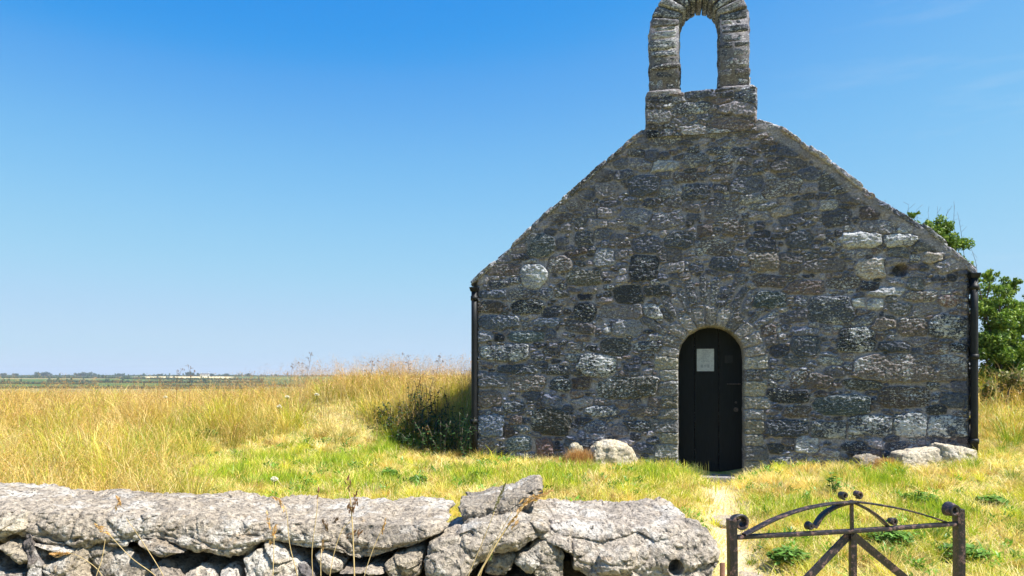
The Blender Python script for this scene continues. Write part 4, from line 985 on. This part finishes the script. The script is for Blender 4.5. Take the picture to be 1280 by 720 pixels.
    P = np.stack([X, Y, ground_h(X, Y)], -1); blades(mb, P, H, np.full(n, .003), lean, az, C, nseg=3)
    hh = (H*np.sqrt(1-.6*lean**2))[:, None]; ld = np.stack([np.cos(az), np.sin(az), np.zeros(n)], -1)*(lean*H)[:, None]
    for s in range(22):
        t = rng.uniform(.74, 1.03, n)[:, None]; q = P+ld*(t**2.2)+np.array([0,0,1.])*hh*t+rng.normal(0, 1, (n, 3))*np.array([.028,.028,.012])*(1.25-t)*3
        a = rng.uniform(0, 2*PI, n); L = rng.uniform(.005, .011, n)[:, None]; w = rng.uniform(.003, .006, n)[:, None]; d = np.stack([np.cos(a)*.7, np.sin(a)*.7, rng.uniform(-.2, 1, n)], -1); e = np.stack([-np.sin(a), np.cos(a), np.zeros(n)], -1)
        mb.add(np.stack([q-d*L, q+e*w, q+d*L, q-e*w], 1).reshape(-1, 3), (np.arange(n)*4)[:, None]+np.arange(4), None, Col=np.repeat(C*np.array([1.,.8,.65]), 4, 0))
    tag(mb.build('tall_meadow_grass', M_grass), 'tall dry straw-coloured meadow grass with seed heads around the chapel', 'grass', kind='stuff')
lawn(); meadow()

def find_ground(px, py, y0=3.3, y1=16):
    for Y in np.arange(y0, y1, .05):
        X = (px-HX)/F_PX*Y
        z = float(ground_h(X, Y))
        if HY+(EYE-z)/Y*F_PX <= py: return X, Y, z
    return X, y1, z
# dry tufts
def tuft(px, py, Y, r, h, label, cols, n=900):
    X = (px-HX)/F_PX*Y; z = float(ground_h(X, Y)); mb = MB(); P = np.stack([X+rng.normal(0, r, n), Y+rng.normal(0, r*.6, n), np.full(n, z)], -1)
    C = np.array(cols)[rng.integers(0, len(cols), n)]*rng.uniform(.7, 1.2, n)[:, None]
    blades(mb, P, rng.uniform(.5, 1., n)*h, np.full(n, .0042), rng.uniform(.05, .6, n), rng.uniform(0, 2*PI, n), C, nseg=3)
    tag(mb.build('grass_tuft', M_grass, None, (X, Y, z)), label, 'grass tuft')
tuft(724, 578, 9.5, .075, .27, 'orange-brown dry grass tuft between the two pale boulders at the chapel wall', [(.55,.3,.11), (.6,.38,.16), (.48,.26,.09)])
tuft(1106, 572, 8.75, .07, .15, 'small rusty dry grass tuft by the flat rocks right of the door', [(.55,.3,.11), (.5,.33,.14)], 500)
tuft(695, 575, 9.75, .06, .14, 'low yellow tuft at the wall foot left of the small boulder', [(.6,.45,.15), (.5,.4,.12)], 400)
tuft(868, 596, 9.2, .07, .24, 'thin green grass tuft growing before the left side of the door', [(.2,.27,.06), (.33,.36,.1)], 120)
tuft(912, 600, 9.15, .09, .15, 'sparse green grass tuft growing before the right side of the door', [(.16,.24,.05), (.3,.33,.1)], 110)

# leafy weeds in the lawn
def weed(px, py, r, h, label, n=300):
    X, Y, z = find_ground(px, py); R = np.random.default_rng(int(px)); mb = MB(); V = []; C = []
    for i in range(n):
        a = R.uniform(0, 2*PI); d = r*math.sqrt(R.random()); hz = h*R.uniform(.25, 1)*(1-.4*d/r)
        c = np.array([X+d*math.cos(a), Y+d*math.sin(a), z+hz]); l = R.uniform(.02, .042); a2 = R.uniform(0, 2*PI)
        dd = np.array([math.cos(a2), math.sin(a2), R.uniform(-.3, .5)]); e = np.array([-math.sin(a2), math.cos(a2), R.uniform(-.4,.4)])*.45
        V += [c-dd*l, c+e*l, c+dd*l, c-e*l]; C += [np.array([.095,.19,.03])*R.uniform(.7, 1.7)]*4
        if i % 6 == 0: tube(mb, [(X+d*.3*math.cos(a), Y+d*.3*math.sin(a), z-.02), tuple(c)], .003, 4, Col=(.12,.2,.04))
    mb.add(V, np.arange(len(V)).reshape(-1, 4), None, Col=np.array(C)); tag(mb.build('weed', M_leaf, None, (X, Y, z)), label, 'weed')
for a in [(1112,684,.17,.16,'broad dark green leafy weed clump seen behind the right half of the gate'), (1205,700,.16,.14,'dark green leafy weed behind the right gate stile'),
          (985,705,.15,.13,'green leafy weed beside the path behind the left half of the gate'), (1150,632,.16,.14,'green weed in the lawn below the flat rocks'),
          (1240,635,.14,.13,'dark green weed low at the right edge of the lawn'), (1042,622,.07,.3,'upright thistle-like weed standing behind the gate crown'),
          (522,606,.1,.12,'small green herb in the lawn above the gap in the coping'), (487,600,.09,.15,'feathery green herb in the lawn above the middle of the long slab'),
          (598,600,.09,.1,'small green herb in the lawn below the chapel corner'), (258,548,.16,.16,'dark green herb in the meadow edge left of the yard')]: weed(*a, n=70 if a[2] == .07 else 300)
def shadow_filler(spots, label):  # dark leafy clump added to deepen the shadow at the chapel corner
    X0, Y0 = spots[0][:2]; z0 = float(ground_h(X0, Y0)); root = empty('shadow_filler_clump', (X0, Y0, z0), label, 'plant'); R = np.random.default_rng(6); L = MB(); T = MB()
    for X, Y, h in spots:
        for k in range(13):
            x = X+R.normal(0, .11); y = Y+R.normal(0, .12); hh = h*R.uniform(.6, 1.1); z = float(ground_h(x, y)); q = spline([(x, y, z-.02), (x+R.normal(0, .03), y, z+hh*.5), (x+R.normal(0, .06), y+R.normal(0, .05), z+hh)], 5)
            tube(T, q, .004, 4)
            for j in range(26):
                p = q[R.integers(2, len(q))]+R.normal(0, .01, 3); a = R.uniform(0, 2*PI); l = R.uniform(.03, .065); d = np.array([math.cos(a), math.sin(a), R.uniform(-.6, .2)]); e = np.array([-math.sin(a), math.cos(a), 0])*.35
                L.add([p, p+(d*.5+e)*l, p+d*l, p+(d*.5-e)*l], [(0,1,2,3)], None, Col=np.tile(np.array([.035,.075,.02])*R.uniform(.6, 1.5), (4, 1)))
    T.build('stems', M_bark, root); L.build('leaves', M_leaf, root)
shadow_filler([(-.72-.3*(i % 3)-.06*i, 10.15+.12*i, .62-.05*(i % 4)-.12*(i % 3)) for i in range(13)], 'added dark nettle-like clump deepening the shadow at the left corner of the chapel')
# white umbels
def umbel(px, py, Y, label, r=.035):
    Y = Y if Y < 8 else find_ground(px, py+30)[1]
    X, _, zt = pix(px, py, Y); z = float(ground_h(X, Y)); root = empty('white_wildflower', (X, Y, z), label, 'flower', 'white wildflowers'); R = np.random.default_rng(int(px+py))
    s = MB(); tube(s, spline([(X, Y, z-.02), (X+.01, Y, mix(z, zt, .5)), (X, Y, zt-.02)], 4), .0035, 5, Col=(.25,.3,.08))
    for i in range(12):
        a = R.uniform(0, 2*PI); tube(s, [(X, Y, zt-.03), (X+r*.8*math.cos(a), Y+r*.8*math.sin(a), zt)], .0015, 4, Col=(.25,.3,.08))
    s.build('stem', M_leaf, root); V = []; f = MB()
    for i in range(150):
        a = R.uniform(0, 2*PI); d = r*math.sqrt(R.random()); c = np.array([X+d*math.cos(a), Y+d*math.sin(a), zt+.022*(1-(d/r)**2)+R.uniform(-.01, .014)]); q = .006; t = R.uniform(0, PI)
        u = np.array([math.cos(t), math.sin(t), R.uniform(-.5,.5)])*q; w = np.array([-math.sin(t), math.cos(t), R.uniform(-.8,.8)])*q
        V += [c-u-w, c+u-w, c+u+w, c-u+w]
    f.add(V, np.arange(len(V)).reshape(-1, 4), None, Col=(.8,.78,.68)); f.build('flower_head', M_leaf, root)
for a in [(343,600,7.2,'cream flower head standing just above the long coping slab',.03), (349,509,9.6,'lowest white flower of the three in the tall grass'), (396,494,10.6,'white flower nearest the chapel in the tall grass'),
          (359,497,10.4,'white flower highest up and left in the tall grass'), (207,497,9.5,'single white flower in the straw grass at the far left')]: umbel(*a)
# dead umbel stalks against the sky
def stalk(px, py, Y, label):
    X, _, zt = pix(px, py, Y); z = float(ground_h(X, Y)); R = np.random.default_rng(int(px)); root = empty('dead_flower_stalk', (X, Y, z), label, 'dead plant', 'dead flower stalks in the meadow')
    s = MB(); bx = X+R.uniform(-.18,.18); col = (.22,.13,.06)
    P = spline([(bx, Y, z-.02), (mix(bx, X, .6), Y, mix(z, zt, .55)), (X, Y, zt)], 5); tube(s, P, np.linspace(.004, .002, len(P)), 5, Col=col); hd = MB()
    for k in range(5):
        q = P[int(len(P)*(.6+.08*k))-1]; a = R.uniform(0, 2*PI); e = q+np.array([math.cos(a)*.09, math.sin(a)*.05, R.uniform(.03, .12)]); tips = [e, P[-1]] if k == 0 else [e]
        tube(s, [q, e], .002, 4, Col=col)
        for e in tips:
            e = np.array(e)+R.normal(0, .012, 3)
            for j in range(5):
                b = R.uniform(0, 2*PI); f = e+np.array([math.cos(b)*R.uniform(.01,.035), math.sin(b)*.03, R.uniform(-.005, .03)]); tube(s, [e, f], .0012, 3, Col=col)
                V, Q = hexrock([f+np.array([x, y, w])*.006 for w in (-1, 1) for y in (-1, 1) for x in (-1, 1)], 2, 3, .0, 9, 1); hd.add(V, Q, Col=col)
    s.build('stem', M_leaf, root); hd.build('seed_heads', M_leaf, root)
for px, py, Y in ((221,464,12.5),(238,460,12.8),(366,456,12.8),(389,442,13.),(466,452,12.6),(512,447,12.4),(549,446,12.2)):
    stalk(px, py, Y, 'thin brown dead flower stalk rising above the tall grass against the sky')

# ------------------------------------------------------------------ dry stems in front of the wall
def fstem(pts, head, label, hw=.006, hl=None, Y=2.28, col=(.5,.36,.15), hc=(.75,.46,.18), rad=.0016):
    P = [np.array(pix(x, y, Y+.02*i)) for i, (x, y) in enumerate(pts)]; d = P[1]-P[0]
    base = np.array([P[0][0]-d[0]*.6, P[0][1]-.04, float(ground_h(P[0][0], 2.2))-.01]); P = [base, mix(base, P[0], .35), mix(base, P[0], .65), mix(base, P[0], .85), mix(base, P[0], .95)]+P
    root = empty('dry_grass_stem', (base[0], base[1], base[2]+.01), label, 'dry grass', 'dry stems growing before the wall'); s = MB(); sp = spline(P, 8)
    tube(s, sp, np.linspace(rad*1.3, rad*.6, len(sp)), 6); ob = s.build('stalk', M_stem, root)
    h = MB(); R = np.random.default_rng(int(pts[0][0]))
    for (x0, y0), (x1, y1) in head:
        a, b = np.array(pix(x0, y0, Y+.04)), np.array(pix(x1, y1, Y+.04)); L = np.linalg.norm(b-a); n = max(14, int(L/.0022))
        for i in range(n):
            t = i/n; q = mix(a, b, t)+R.normal(0, hw*.6*math.sin(PI*min(1, t*.9+.12)), 3); dr = (b-a)/L+R.normal(0, .35, 3); sc = R.uniform(.005, .009)
            e = np.cross(dr, R.normal(0, 1, 3)); e /= np.linalg.norm(e); 
            V = [q-dr*sc, q+e*sc*.35, q+dr*sc, q-e*sc*.35]; h.add(V, [(0,1,2,3)], None, Col=np.tile(np.array(hc)*R.uniform(.6, 1.15), (4, 1)))
    h.build('seed_head', M_leaf, root)
fstem([(597,722),(613,693),(630,665),(648,641),(660,625)], [((636,655),(646,645)),((648,640),(664,622)),((655,630),(674,622)),((664,622),(692,613)),((640,660),(648,652))], 'thick golden stem with branched orange seed heads crossing the raised coping stone', .009, rad=.0035)
fstem([(585,722),(600,685),(618,640)], [((617,640),(632,604))], 'slim stem with narrow olive seed head left of the golden branched one', .004, hc=(.3,.27,.12))
fstem([(600,722),(612,690),(640,640)], [((612,700),(616,686))], 'thin plain green stalk behind the golden branched stem', .003, col=(.2,.25,.08), hc=(.25,.3,.1))
fstem([(205,722),(180,680),(158,648)], [((145,638),(150,622)),((150,630),(146,620))], 'slanting straw stem with small orange tips on the left part of the slab', .005)
fstem([(196,722),(165,698),(140,672),(133,665)], [((136,668),(118,655))], 'arching straw stem bending left to a pale seed head below the slab', .007)
fstem([(120,722),(127,700),(132,672)], [((64,692),(86,691))], 'forked straw stem with a level pale seed head at the far left', .006)
fstem([(134,735),(122,712),(100,696),(86,691)], [((64,693),(85,692))], 'low straw stem reaching left along the wall foot', .005)
fstem([(341,722),(342,695),(342,667),(336,650)], [((342,672),(345,655)),((333,640),(338,662)),((338,680),(344,664))], 'straw stem with thick seed head over the white rounded face stone', .006)
fstem([(372,722),(362,680),(358,640),(350,626)], [((340,622),(350,625)),((350,626),(355,640))], 'bending stem with drooping orange head above the white rounded face stone', .004)
fstem([(401,722),(401,700),(402,686)], [((402,690),(404,673))], 'short upright stem with brown head before the dark narrow stone', .006, hc=(.45,.28,.12))
fstem([(443,722),(442,690),(440,650),(438,625),(435,608)], [((435,612),(435,595)),((437,640),(437,630)),((432,672),(445,664)),((441,640),(446,614)),((447,672),(452,664))], 'tall brown dock stem with dark seed clusters before the middle of the slab', .008, col=(.3,.18,.08), hc=(.25,.13,.06), rad=.0026)
fstem([(455,722),(465,690),(478,660)], [((478,666),(482,648))], 'thin leaning stem with ochre head right of the dock stem', .004)
fstem([(412,722),(418,690),(428,662),(440,650)], [((404,650),(408,660)),((406,656),(410,664)),((418,652),(422,648))], 'wiry dead flower stem with dark burrs left of the dock stem', .006, hc=(.16,.1,.05))
fstem([(392,735),(390,690),(396,640),(397,622)], [((396,622),(398,609))], 'thin dark stem with a small rusty head above the slab left of the dock stem', .005, hc=(.35,.18,.09))

# ------------------------------------------------------------------ trees and hedges
def leafcloud(mb, C, r, n, size, cols, R, squash=1.):
    d = R.normal(0, 1, (n, 3)); d /= np.linalg.norm(d, axis=1)[:, None]; q = np.array(C)+d*(r*R.random(n)**.45)[:, None]*np.array([1, 1, squash])
    a = R.normal(0, 1, (n, 3)); a /= np.linalg.norm(a, axis=1)[:, None]; b = np.cross(a, R.normal(0, 1, (n, 3))); b /= np.linalg.norm(b, axis=1)[:, None]
    s = (size*R.uniform(.6, 1.3, n))[:, None]; V = np.stack([q-a*s, q+b*s*.55, q+a*s, q-b*s*.55], 1)
    c = np.array(cols)[R.integers(0, len(cols), n)]*R.uniform(.75, 1.3, n)[:, None]
    mb.add(V.reshape(-1, 3), np.arange(4*n).reshape(-1, 4), None, Col=np.repeat(c, 4, 0))
GL = [(.11,.2,.025), (.15,.25,.035), (.07,.13,.018), (.24,.32,.055)]
def tree(name, X, Y, clumps, size, n, label, cat, cols=GL, seed=1, trunk=.07, grp=None):
    z = float(ground_h(X, Y)); R = np.random.default_rng(seed); root = empty(name, (X, Y, z), label, cat, grp)
    t = MB(); cen = np.mean(np.array([c[:3] for c in clumps]), 0); fork = np.array([X, Y, mix(z, cen[2], .35)])
    tube(t, spline([(X, Y, z-.1), tuple(fork), tuple(cen)], 5), np.linspace(trunk, trunk*.35, 11), 8)
    for c in clumps:
        tube(t, spline([tuple(mix(fork, cen, R.uniform(0, .6))), tuple(mix(fork, np.array(c[:3]), .55)+R.normal(0, .05, 3)), c[:3]], 5), np.linspace(trunk*.4, trunk*.08, 11), 6)
    t.build('trunk', M_bark, root); m = MB()
    for c in clumps:
        r = c[3]; k = 7+int(r*r*70)
        for j in range(k):
            o = R.normal(0, 1, 3); o /= np.linalg.norm(o); cc = np.array(c[:3])+o*r*R.uniform(.2, 1.0)
            rr = min(.16, r*R.uniform(.25, .5)); leafcloud(m, cc, rr, int(n*(rr/.1)**2*5)+14, size, cols, R, .85)
    m.build('crown', M_leaf, root)
R0 = np.random.default_rng(4)
def P3(px, py, Y): return pix(px, py, Y)
cl = []
for px, py, r, Y in ((1238,348,.16,12.2),(1248,372,.3,12.4),(1232,385,.26,12.2),(1264,360,.18,12.6),(1240,415,.38,12.3),(1268,410,.42,12.6),(1232,440,.36,12.2),(1262,448,.4,12.5),(1290,435,.5,12.8),(1240,468,.34,12.2),(1275,470,.4,12.3),(1310,400,.55,13),(1335,440,.6,13),(1222,352,.12,12.1),(1272,352,.1,12.5),(1285,385,.25,12.8)):
    x, y, z = P3(px, py, Y); cl.append((x, y, z, r))
tree('hawthorn_tree', 8.2, 12.5, cl, .026, 26, 'bushy green hawthorn tree beside the right corner of the chapel', 'tree', seed=3, cols=[(.11,.2,.025), (.16,.26,.035), (.26,.34,.055), (.07,.13,.018)])
cl = []
for px, py, r, Y in ((1183,292,.28,12.8),(1170,288,.24,12.8),(1188,310,.3,12.9),(1150,284,.16,12.8),(1141,268,.1,12.7),(1186,340,.3,13),(1175,355,.35,13)):
    x, y, z = P3(px, py, Y); cl.append((x, y, z, r))
tree('hawthorn_tree', 7.5, 13.0, cl, .027, 20, 'top of a green bush showing above the right roof edge', 'bush', seed=8, trunk=.05)
# low brambles at the tree foot
cl = []
for px, py, r, Y in ((1236,486,.22,11.2),(1262,484,.25,11.3),(1288,484,.3,11.4)):
    x, y, z = P3(px, py, Y); cl.append((x, y, z, r))
tree('bramble_bush', 7.5, 11.2, cl, .035, 7, 'low olive bramble bush between the hawthorn and the grass bank', 'bush', cols=[(.16,.2,.05), (.25,.24,.09), (.12,.15,.04), (.3,.24,.12)], seed=12, trunk=.02)
# thin twigs above the verge
tw = MB(); 
for px, py in ((1112,262),(1106,250),(1128,266),(1146,262),(1160,265),(1172,262),(1193,258),(1198,270),(1213,308),(1185,262),(1136,256)):
    b = P3(px+R0.uniform(2, 10), py+60, 12.9); e = P3(px, py, 12.9); q = spline([b, mix(np.array(b), np.array(e), .6)+R0.normal(0, .04, 3), e], 4); tube(tw, q, np.linspace(.006, .002, len(q)), 4)
    for i in range(4, len(q)): tube(tw, [q[i], q[i]+R0.normal(0, .05, 3)+np.array([0,0,.03])], .002, 3)
tr0 = [o for o in bpy.data.objects if o.name.startswith('hawthorn_tree')][-1]
tw.build('twigs', M_bark, tr0)

def hedge(px0, px1, r, h, label):
    R = np.random.default_rng(int(px0+r)); m = MB(); n = int((px1-px0)*1.6)+6
    for i in range(n):
        px = mix(px0, px1, (i+R.uniform(-.3,.3))/n); Y = r*(1+.01*math.sin(px*.02)); X = (px-HX)/F_PX*Y; z = float(ground_h(X, Y)); hh = h*R.uniform(.6, 1.15)*(2.0 if R.random() < .08 else 1)
        w = (px1-px0)/n*r/F_PX*.85
        C = [(X+sx*w*1.1, Y+sy*h*.6, z+q) for q in (-1, hh) for sy in (-1, 1) for sx in (-1, 1)]
        V, Q = hexrock(C, 4, 3, h*.18, 1/h, i+px0, .5); m.add(V, Q, Col=np.array([.035,.07,.02])*R.uniform(.8, 1.3))
    Xc = ((px0+px1)/2-HX)/F_PX*r; tag(m.build('hedgerow', M_leaf, None, (Xc, r, float(ground_h(Xc, r))), smooth=True), label, 'hedge', 'hedgerows dividing the distant fields')
HL = 'dark green hedgerow between distant fields on the horizon side'
for px0, px1, r, h, lab in ((-80,320,2250,5,'dark wooded hedgerow forming the left horizon line'), (300,640,2200,4,'dark hedgerow on the horizon left of the chapel'), (-60,160,1500,3.6,'dark hedgerow in the far fields below the left horizon'),
        (150,330,1420,4,'dark hedgerow just below the pale harvested field'), (-40,120,1000,3.4,'second hedgerow down from the horizon at far left'), (60,330,1120,4,'long dark hedgerow across the middle of the green fields'),
        (-60,330,780,2.8,'nearest distant hedgerow low behind the straw grass'), (200,420,900,3.2,'distant hedgerow ending near the tall grass crest'), (1270,1500,1400,5,'distant hedgerow hidden behind the hawthorn at right')):
    hedge(px0, px1, r, h, lab)
def far_tree(px, r, h, w, label, seed):
    X = (px-HX)/F_PX*r; z = float(ground_h(X, r)); R = np.random.default_rng(seed); root = empty('round_tree', (X, r, z), label, 'tree', 'distant trees on the skyline')
    t = MB(); tube(t, [(X, r, z-1), (X, r, z+h*.5)], w*.08, 6); t.build('trunk', M_bark, root); m = MB()
    for j in range(7): leafcloud(m, (X+R.normal(0, w*.28), r+R.normal(0, w*.25), z+h*R.uniform(.4, .85)), w*.3, 90, w*.08, [(.035,.07,.02), (.05,.09,.025)], R, .8)
    m.build('crown', M_leaf, root)
for i, (px, h, w) in enumerate(((46,12,16),(53,13,18),(60,11,14),(97,10,14),(104,13,18),(111,12,16),(118,10,10),(236,14,20),(241,11,14),(248,10,10),(265,9,12),(20,8,12),(5,9,14),(150,8,14),(200,8,12),(284,9,14),(310,8,14))):
    far_tree(px, 2150, h, w, 'dark round tree on the distant skyline', 50+i)
def farm():
    Y = 2050; X = (256-HX)/F_PX*Y; z = float(ground_h(X, Y)); g = empty('farmhouse', (X, Y, z), 'pale farmhouse on the skyline among dark trees', 'house')
    V, Q = boxv(X-11, X+11, Y-4, Y+4, z-1, z+6); mk('wall', V, [Q], M_white, g, smooth=False)
    V = np.array([(X-11.5,Y-4.6,z+6.01),(X+11.5,Y-4.6,z+6.01),(X+11.5,Y+4.6,z+6.01),(X-11.5,Y+4.6,z+6.01),(X-11.5,Y,z+10),(X+11.5,Y,z+10)])
    rf = mk('roof', V, [[(0,1,5,4),(2,3,4,5)],[(0,4,3),(1,2,5)]], M_slate, g, smooth=False)
    for s in (-10, 10): V, Q = boxv(X+s-.8, X+s+.8, Y-.8, Y+.8, z+8, z+11.5); mk('chimney', V, [Q], M_white, rf, smooth=False)
    for s in (-7, 0, 7): V, Q = boxv(X+s-.7, X+s+.7, Y-4.05, Y-3.9, z+3.4, z+5); mk('window', V, [Q], M_black, g, smooth=False)
farm()

# ------------------------------------------------------------------ air, sky, sun, camera
HAZE = True
if HAZE:
    V, Q = boxv(-5600, 5600, -5600, 5600, -18, 60); t = NT('air'); v = t.n('ShaderNodeVolumePrincipled', {'Color': (.82,.9,1,1), 'Density': .00013, 'Anisotropy': .2})
    t.t.links.new(v.outputs[0], t.out.inputs['Volume']); o = mk('haze', V, [Q], t.m, smooth=False); tag(o, 'thin pale haze over the fields', 'haze', kind='stuff')
EL = math.radians(60); FRONT = math.radians(4.8)
h = DU*math.cos(FRONT)+NO*math.sin(FRONT); sd = np.array([h[0]*math.cos(EL), h[1]*math.cos(EL), math.sin(EL)])
su = bpy.data.lights.new('sun', 'SUN'); su.energy = 5.0; su.angle = math.radians(.5); su.color = (1, .955, .88)
so = bpy.data.objects.new('sun', su); COL.objects.link(so)
from mathutils import Vector
so.rotation_euler = Vector(sd).to_track_quat('Z', 'Y').to_euler()
w = bpy.data.worlds.new('World'); S.world = w; w.use_nodes = True; nt = w.node_tree; nt.nodes.clear()
sk = nt.nodes.new('ShaderNodeTexSky'); sk.sky_type = 'NISHITA'; sk.sun_disc = False; sk.sun_elevation = EL; sk.sun_rotation = math.atan2(sd[0], sd[1])
sk.air_density = 1.0; sk.dust_density = .3; sk.ozone_density = 1.2; sk.altitude = 0
bg = nt.nodes.new('ShaderNodeBackground'); bg.inputs[1].default_value = .1; ou = nt.nodes.new('ShaderNodeOutputWorld')
sc_ = nt.nodes.new('ShaderNodeVectorMath'); sc_.operation = 'SCALE'; sc_.inputs['Scale'].default_value = .1; nt.links.new(sk.outputs[0], sc_.inputs[0])
cv = nt.nodes.new('ShaderNodeRGBCurve'); cv.mapping.use_clip = False
for c, pts in zip(cv.mapping.curves, (((0,0),(.13,.022),(.15,.06),(.2,.122),(.305,.198),(.56,.29),(.68,.31),(1,.45)), ((0,0),(.21,.185),(.243,.232),(.315,.31),(.446,.375),(.66,.41),(1,.5)), ((0,.3),(.35,.48),(.5,.52),(.62,.525),(1,.6)))):
    c.points[0].location = pts[0]; c.points[1].location = pts[-1]
    for p in pts[1:-1]: c.points.new(*p)
cv.mapping.update(); nt.links.new(sc_.outputs[0], cv.inputs['Color'])
tn = nt.nodes.new('ShaderNodeVectorMath'); tn.operation = 'SCALE'; tn.inputs['Scale'].default_value = 7.9; nt.links.new(cv.outputs[0], tn.inputs[0])
tc = nt.nodes.new('ShaderNodeTexCoord'); mp = nt.nodes.new('ShaderNodeMapping'); mp.inputs['Scale'].default_value = (1.6, 1.6, 9); mp.inputs['Rotation'].default_value = (.0, -.32, .2); nt.links.new(tc.outputs['Generated'], mp.inputs[0])
cn = nt.nodes.new('ShaderNodeTexNoise'); cn.inputs['Scale'].default_value = 1.7; cn.inputs['Detail'].default_value = 9; cn.inputs['Roughness'].default_value = .6; nt.links.new(mp.outputs[0], cn.inputs['Vector'])
cm = nt.nodes.new('ShaderNodeMapRange'); cm.inputs[1].default_value = .52; cm.inputs[2].default_value = .8; cm.inputs[4].default_value = .3; nt.links.new(cn.outputs[0], cm.inputs[0])
cx = nt.nodes.new('ShaderNodeMix'); cx.data_type = 'RGBA'; cx.inputs[7].default_value = (3.6, 3.9, 4.1, 1); sx = nt.nodes.new('ShaderNodeSeparateXYZ'); nt.links.new(tc.outputs['Generated'], sx.inputs[0]); m1 = nt.nodes.new('ShaderNodeMapRange'); m1.inputs[1].default_value = .25; m1.inputs[2].default_value = .5; nt.links.new(sx.outputs[0], m1.inputs[0])
m2 = nt.nodes.new('ShaderNodeMath'); m2.operation = 'MULTIPLY'; nt.links.new(m1.outputs[0], m2.inputs[0]); nt.links.new(cm.outputs[0], m2.inputs[1]); nt.links.new(m2.outputs[0], cx.inputs[0]); nt.links.new(tn.outputs[0], cx.inputs[6])
nt.links.new(cx.outputs[2], bg.inputs[0]); nt.links.new(bg.outputs[0], ou.inputs[0])
cam = bpy.data.cameras.new('camera'); co = bpy.data.objects.new('camera', cam); COL.objects.link(co); S.camera = co
co.location = (0, 0, EYE); co.rotation_euler = (PI/2, 0, 0); cam.sensor_width = 36; cam.lens = F_PX/1280*36; cam.shift_y = (HY-360)/1280; cam.clip_start = .05; cam.clip_end = 20000
S.view_settings.view_transform = 'Standard'; S.view_settings.look = 'None'; S.view_settings.exposure = 1.12; S.view_settings.gamma = 1; S.view_settings.use_curve_mapping = False
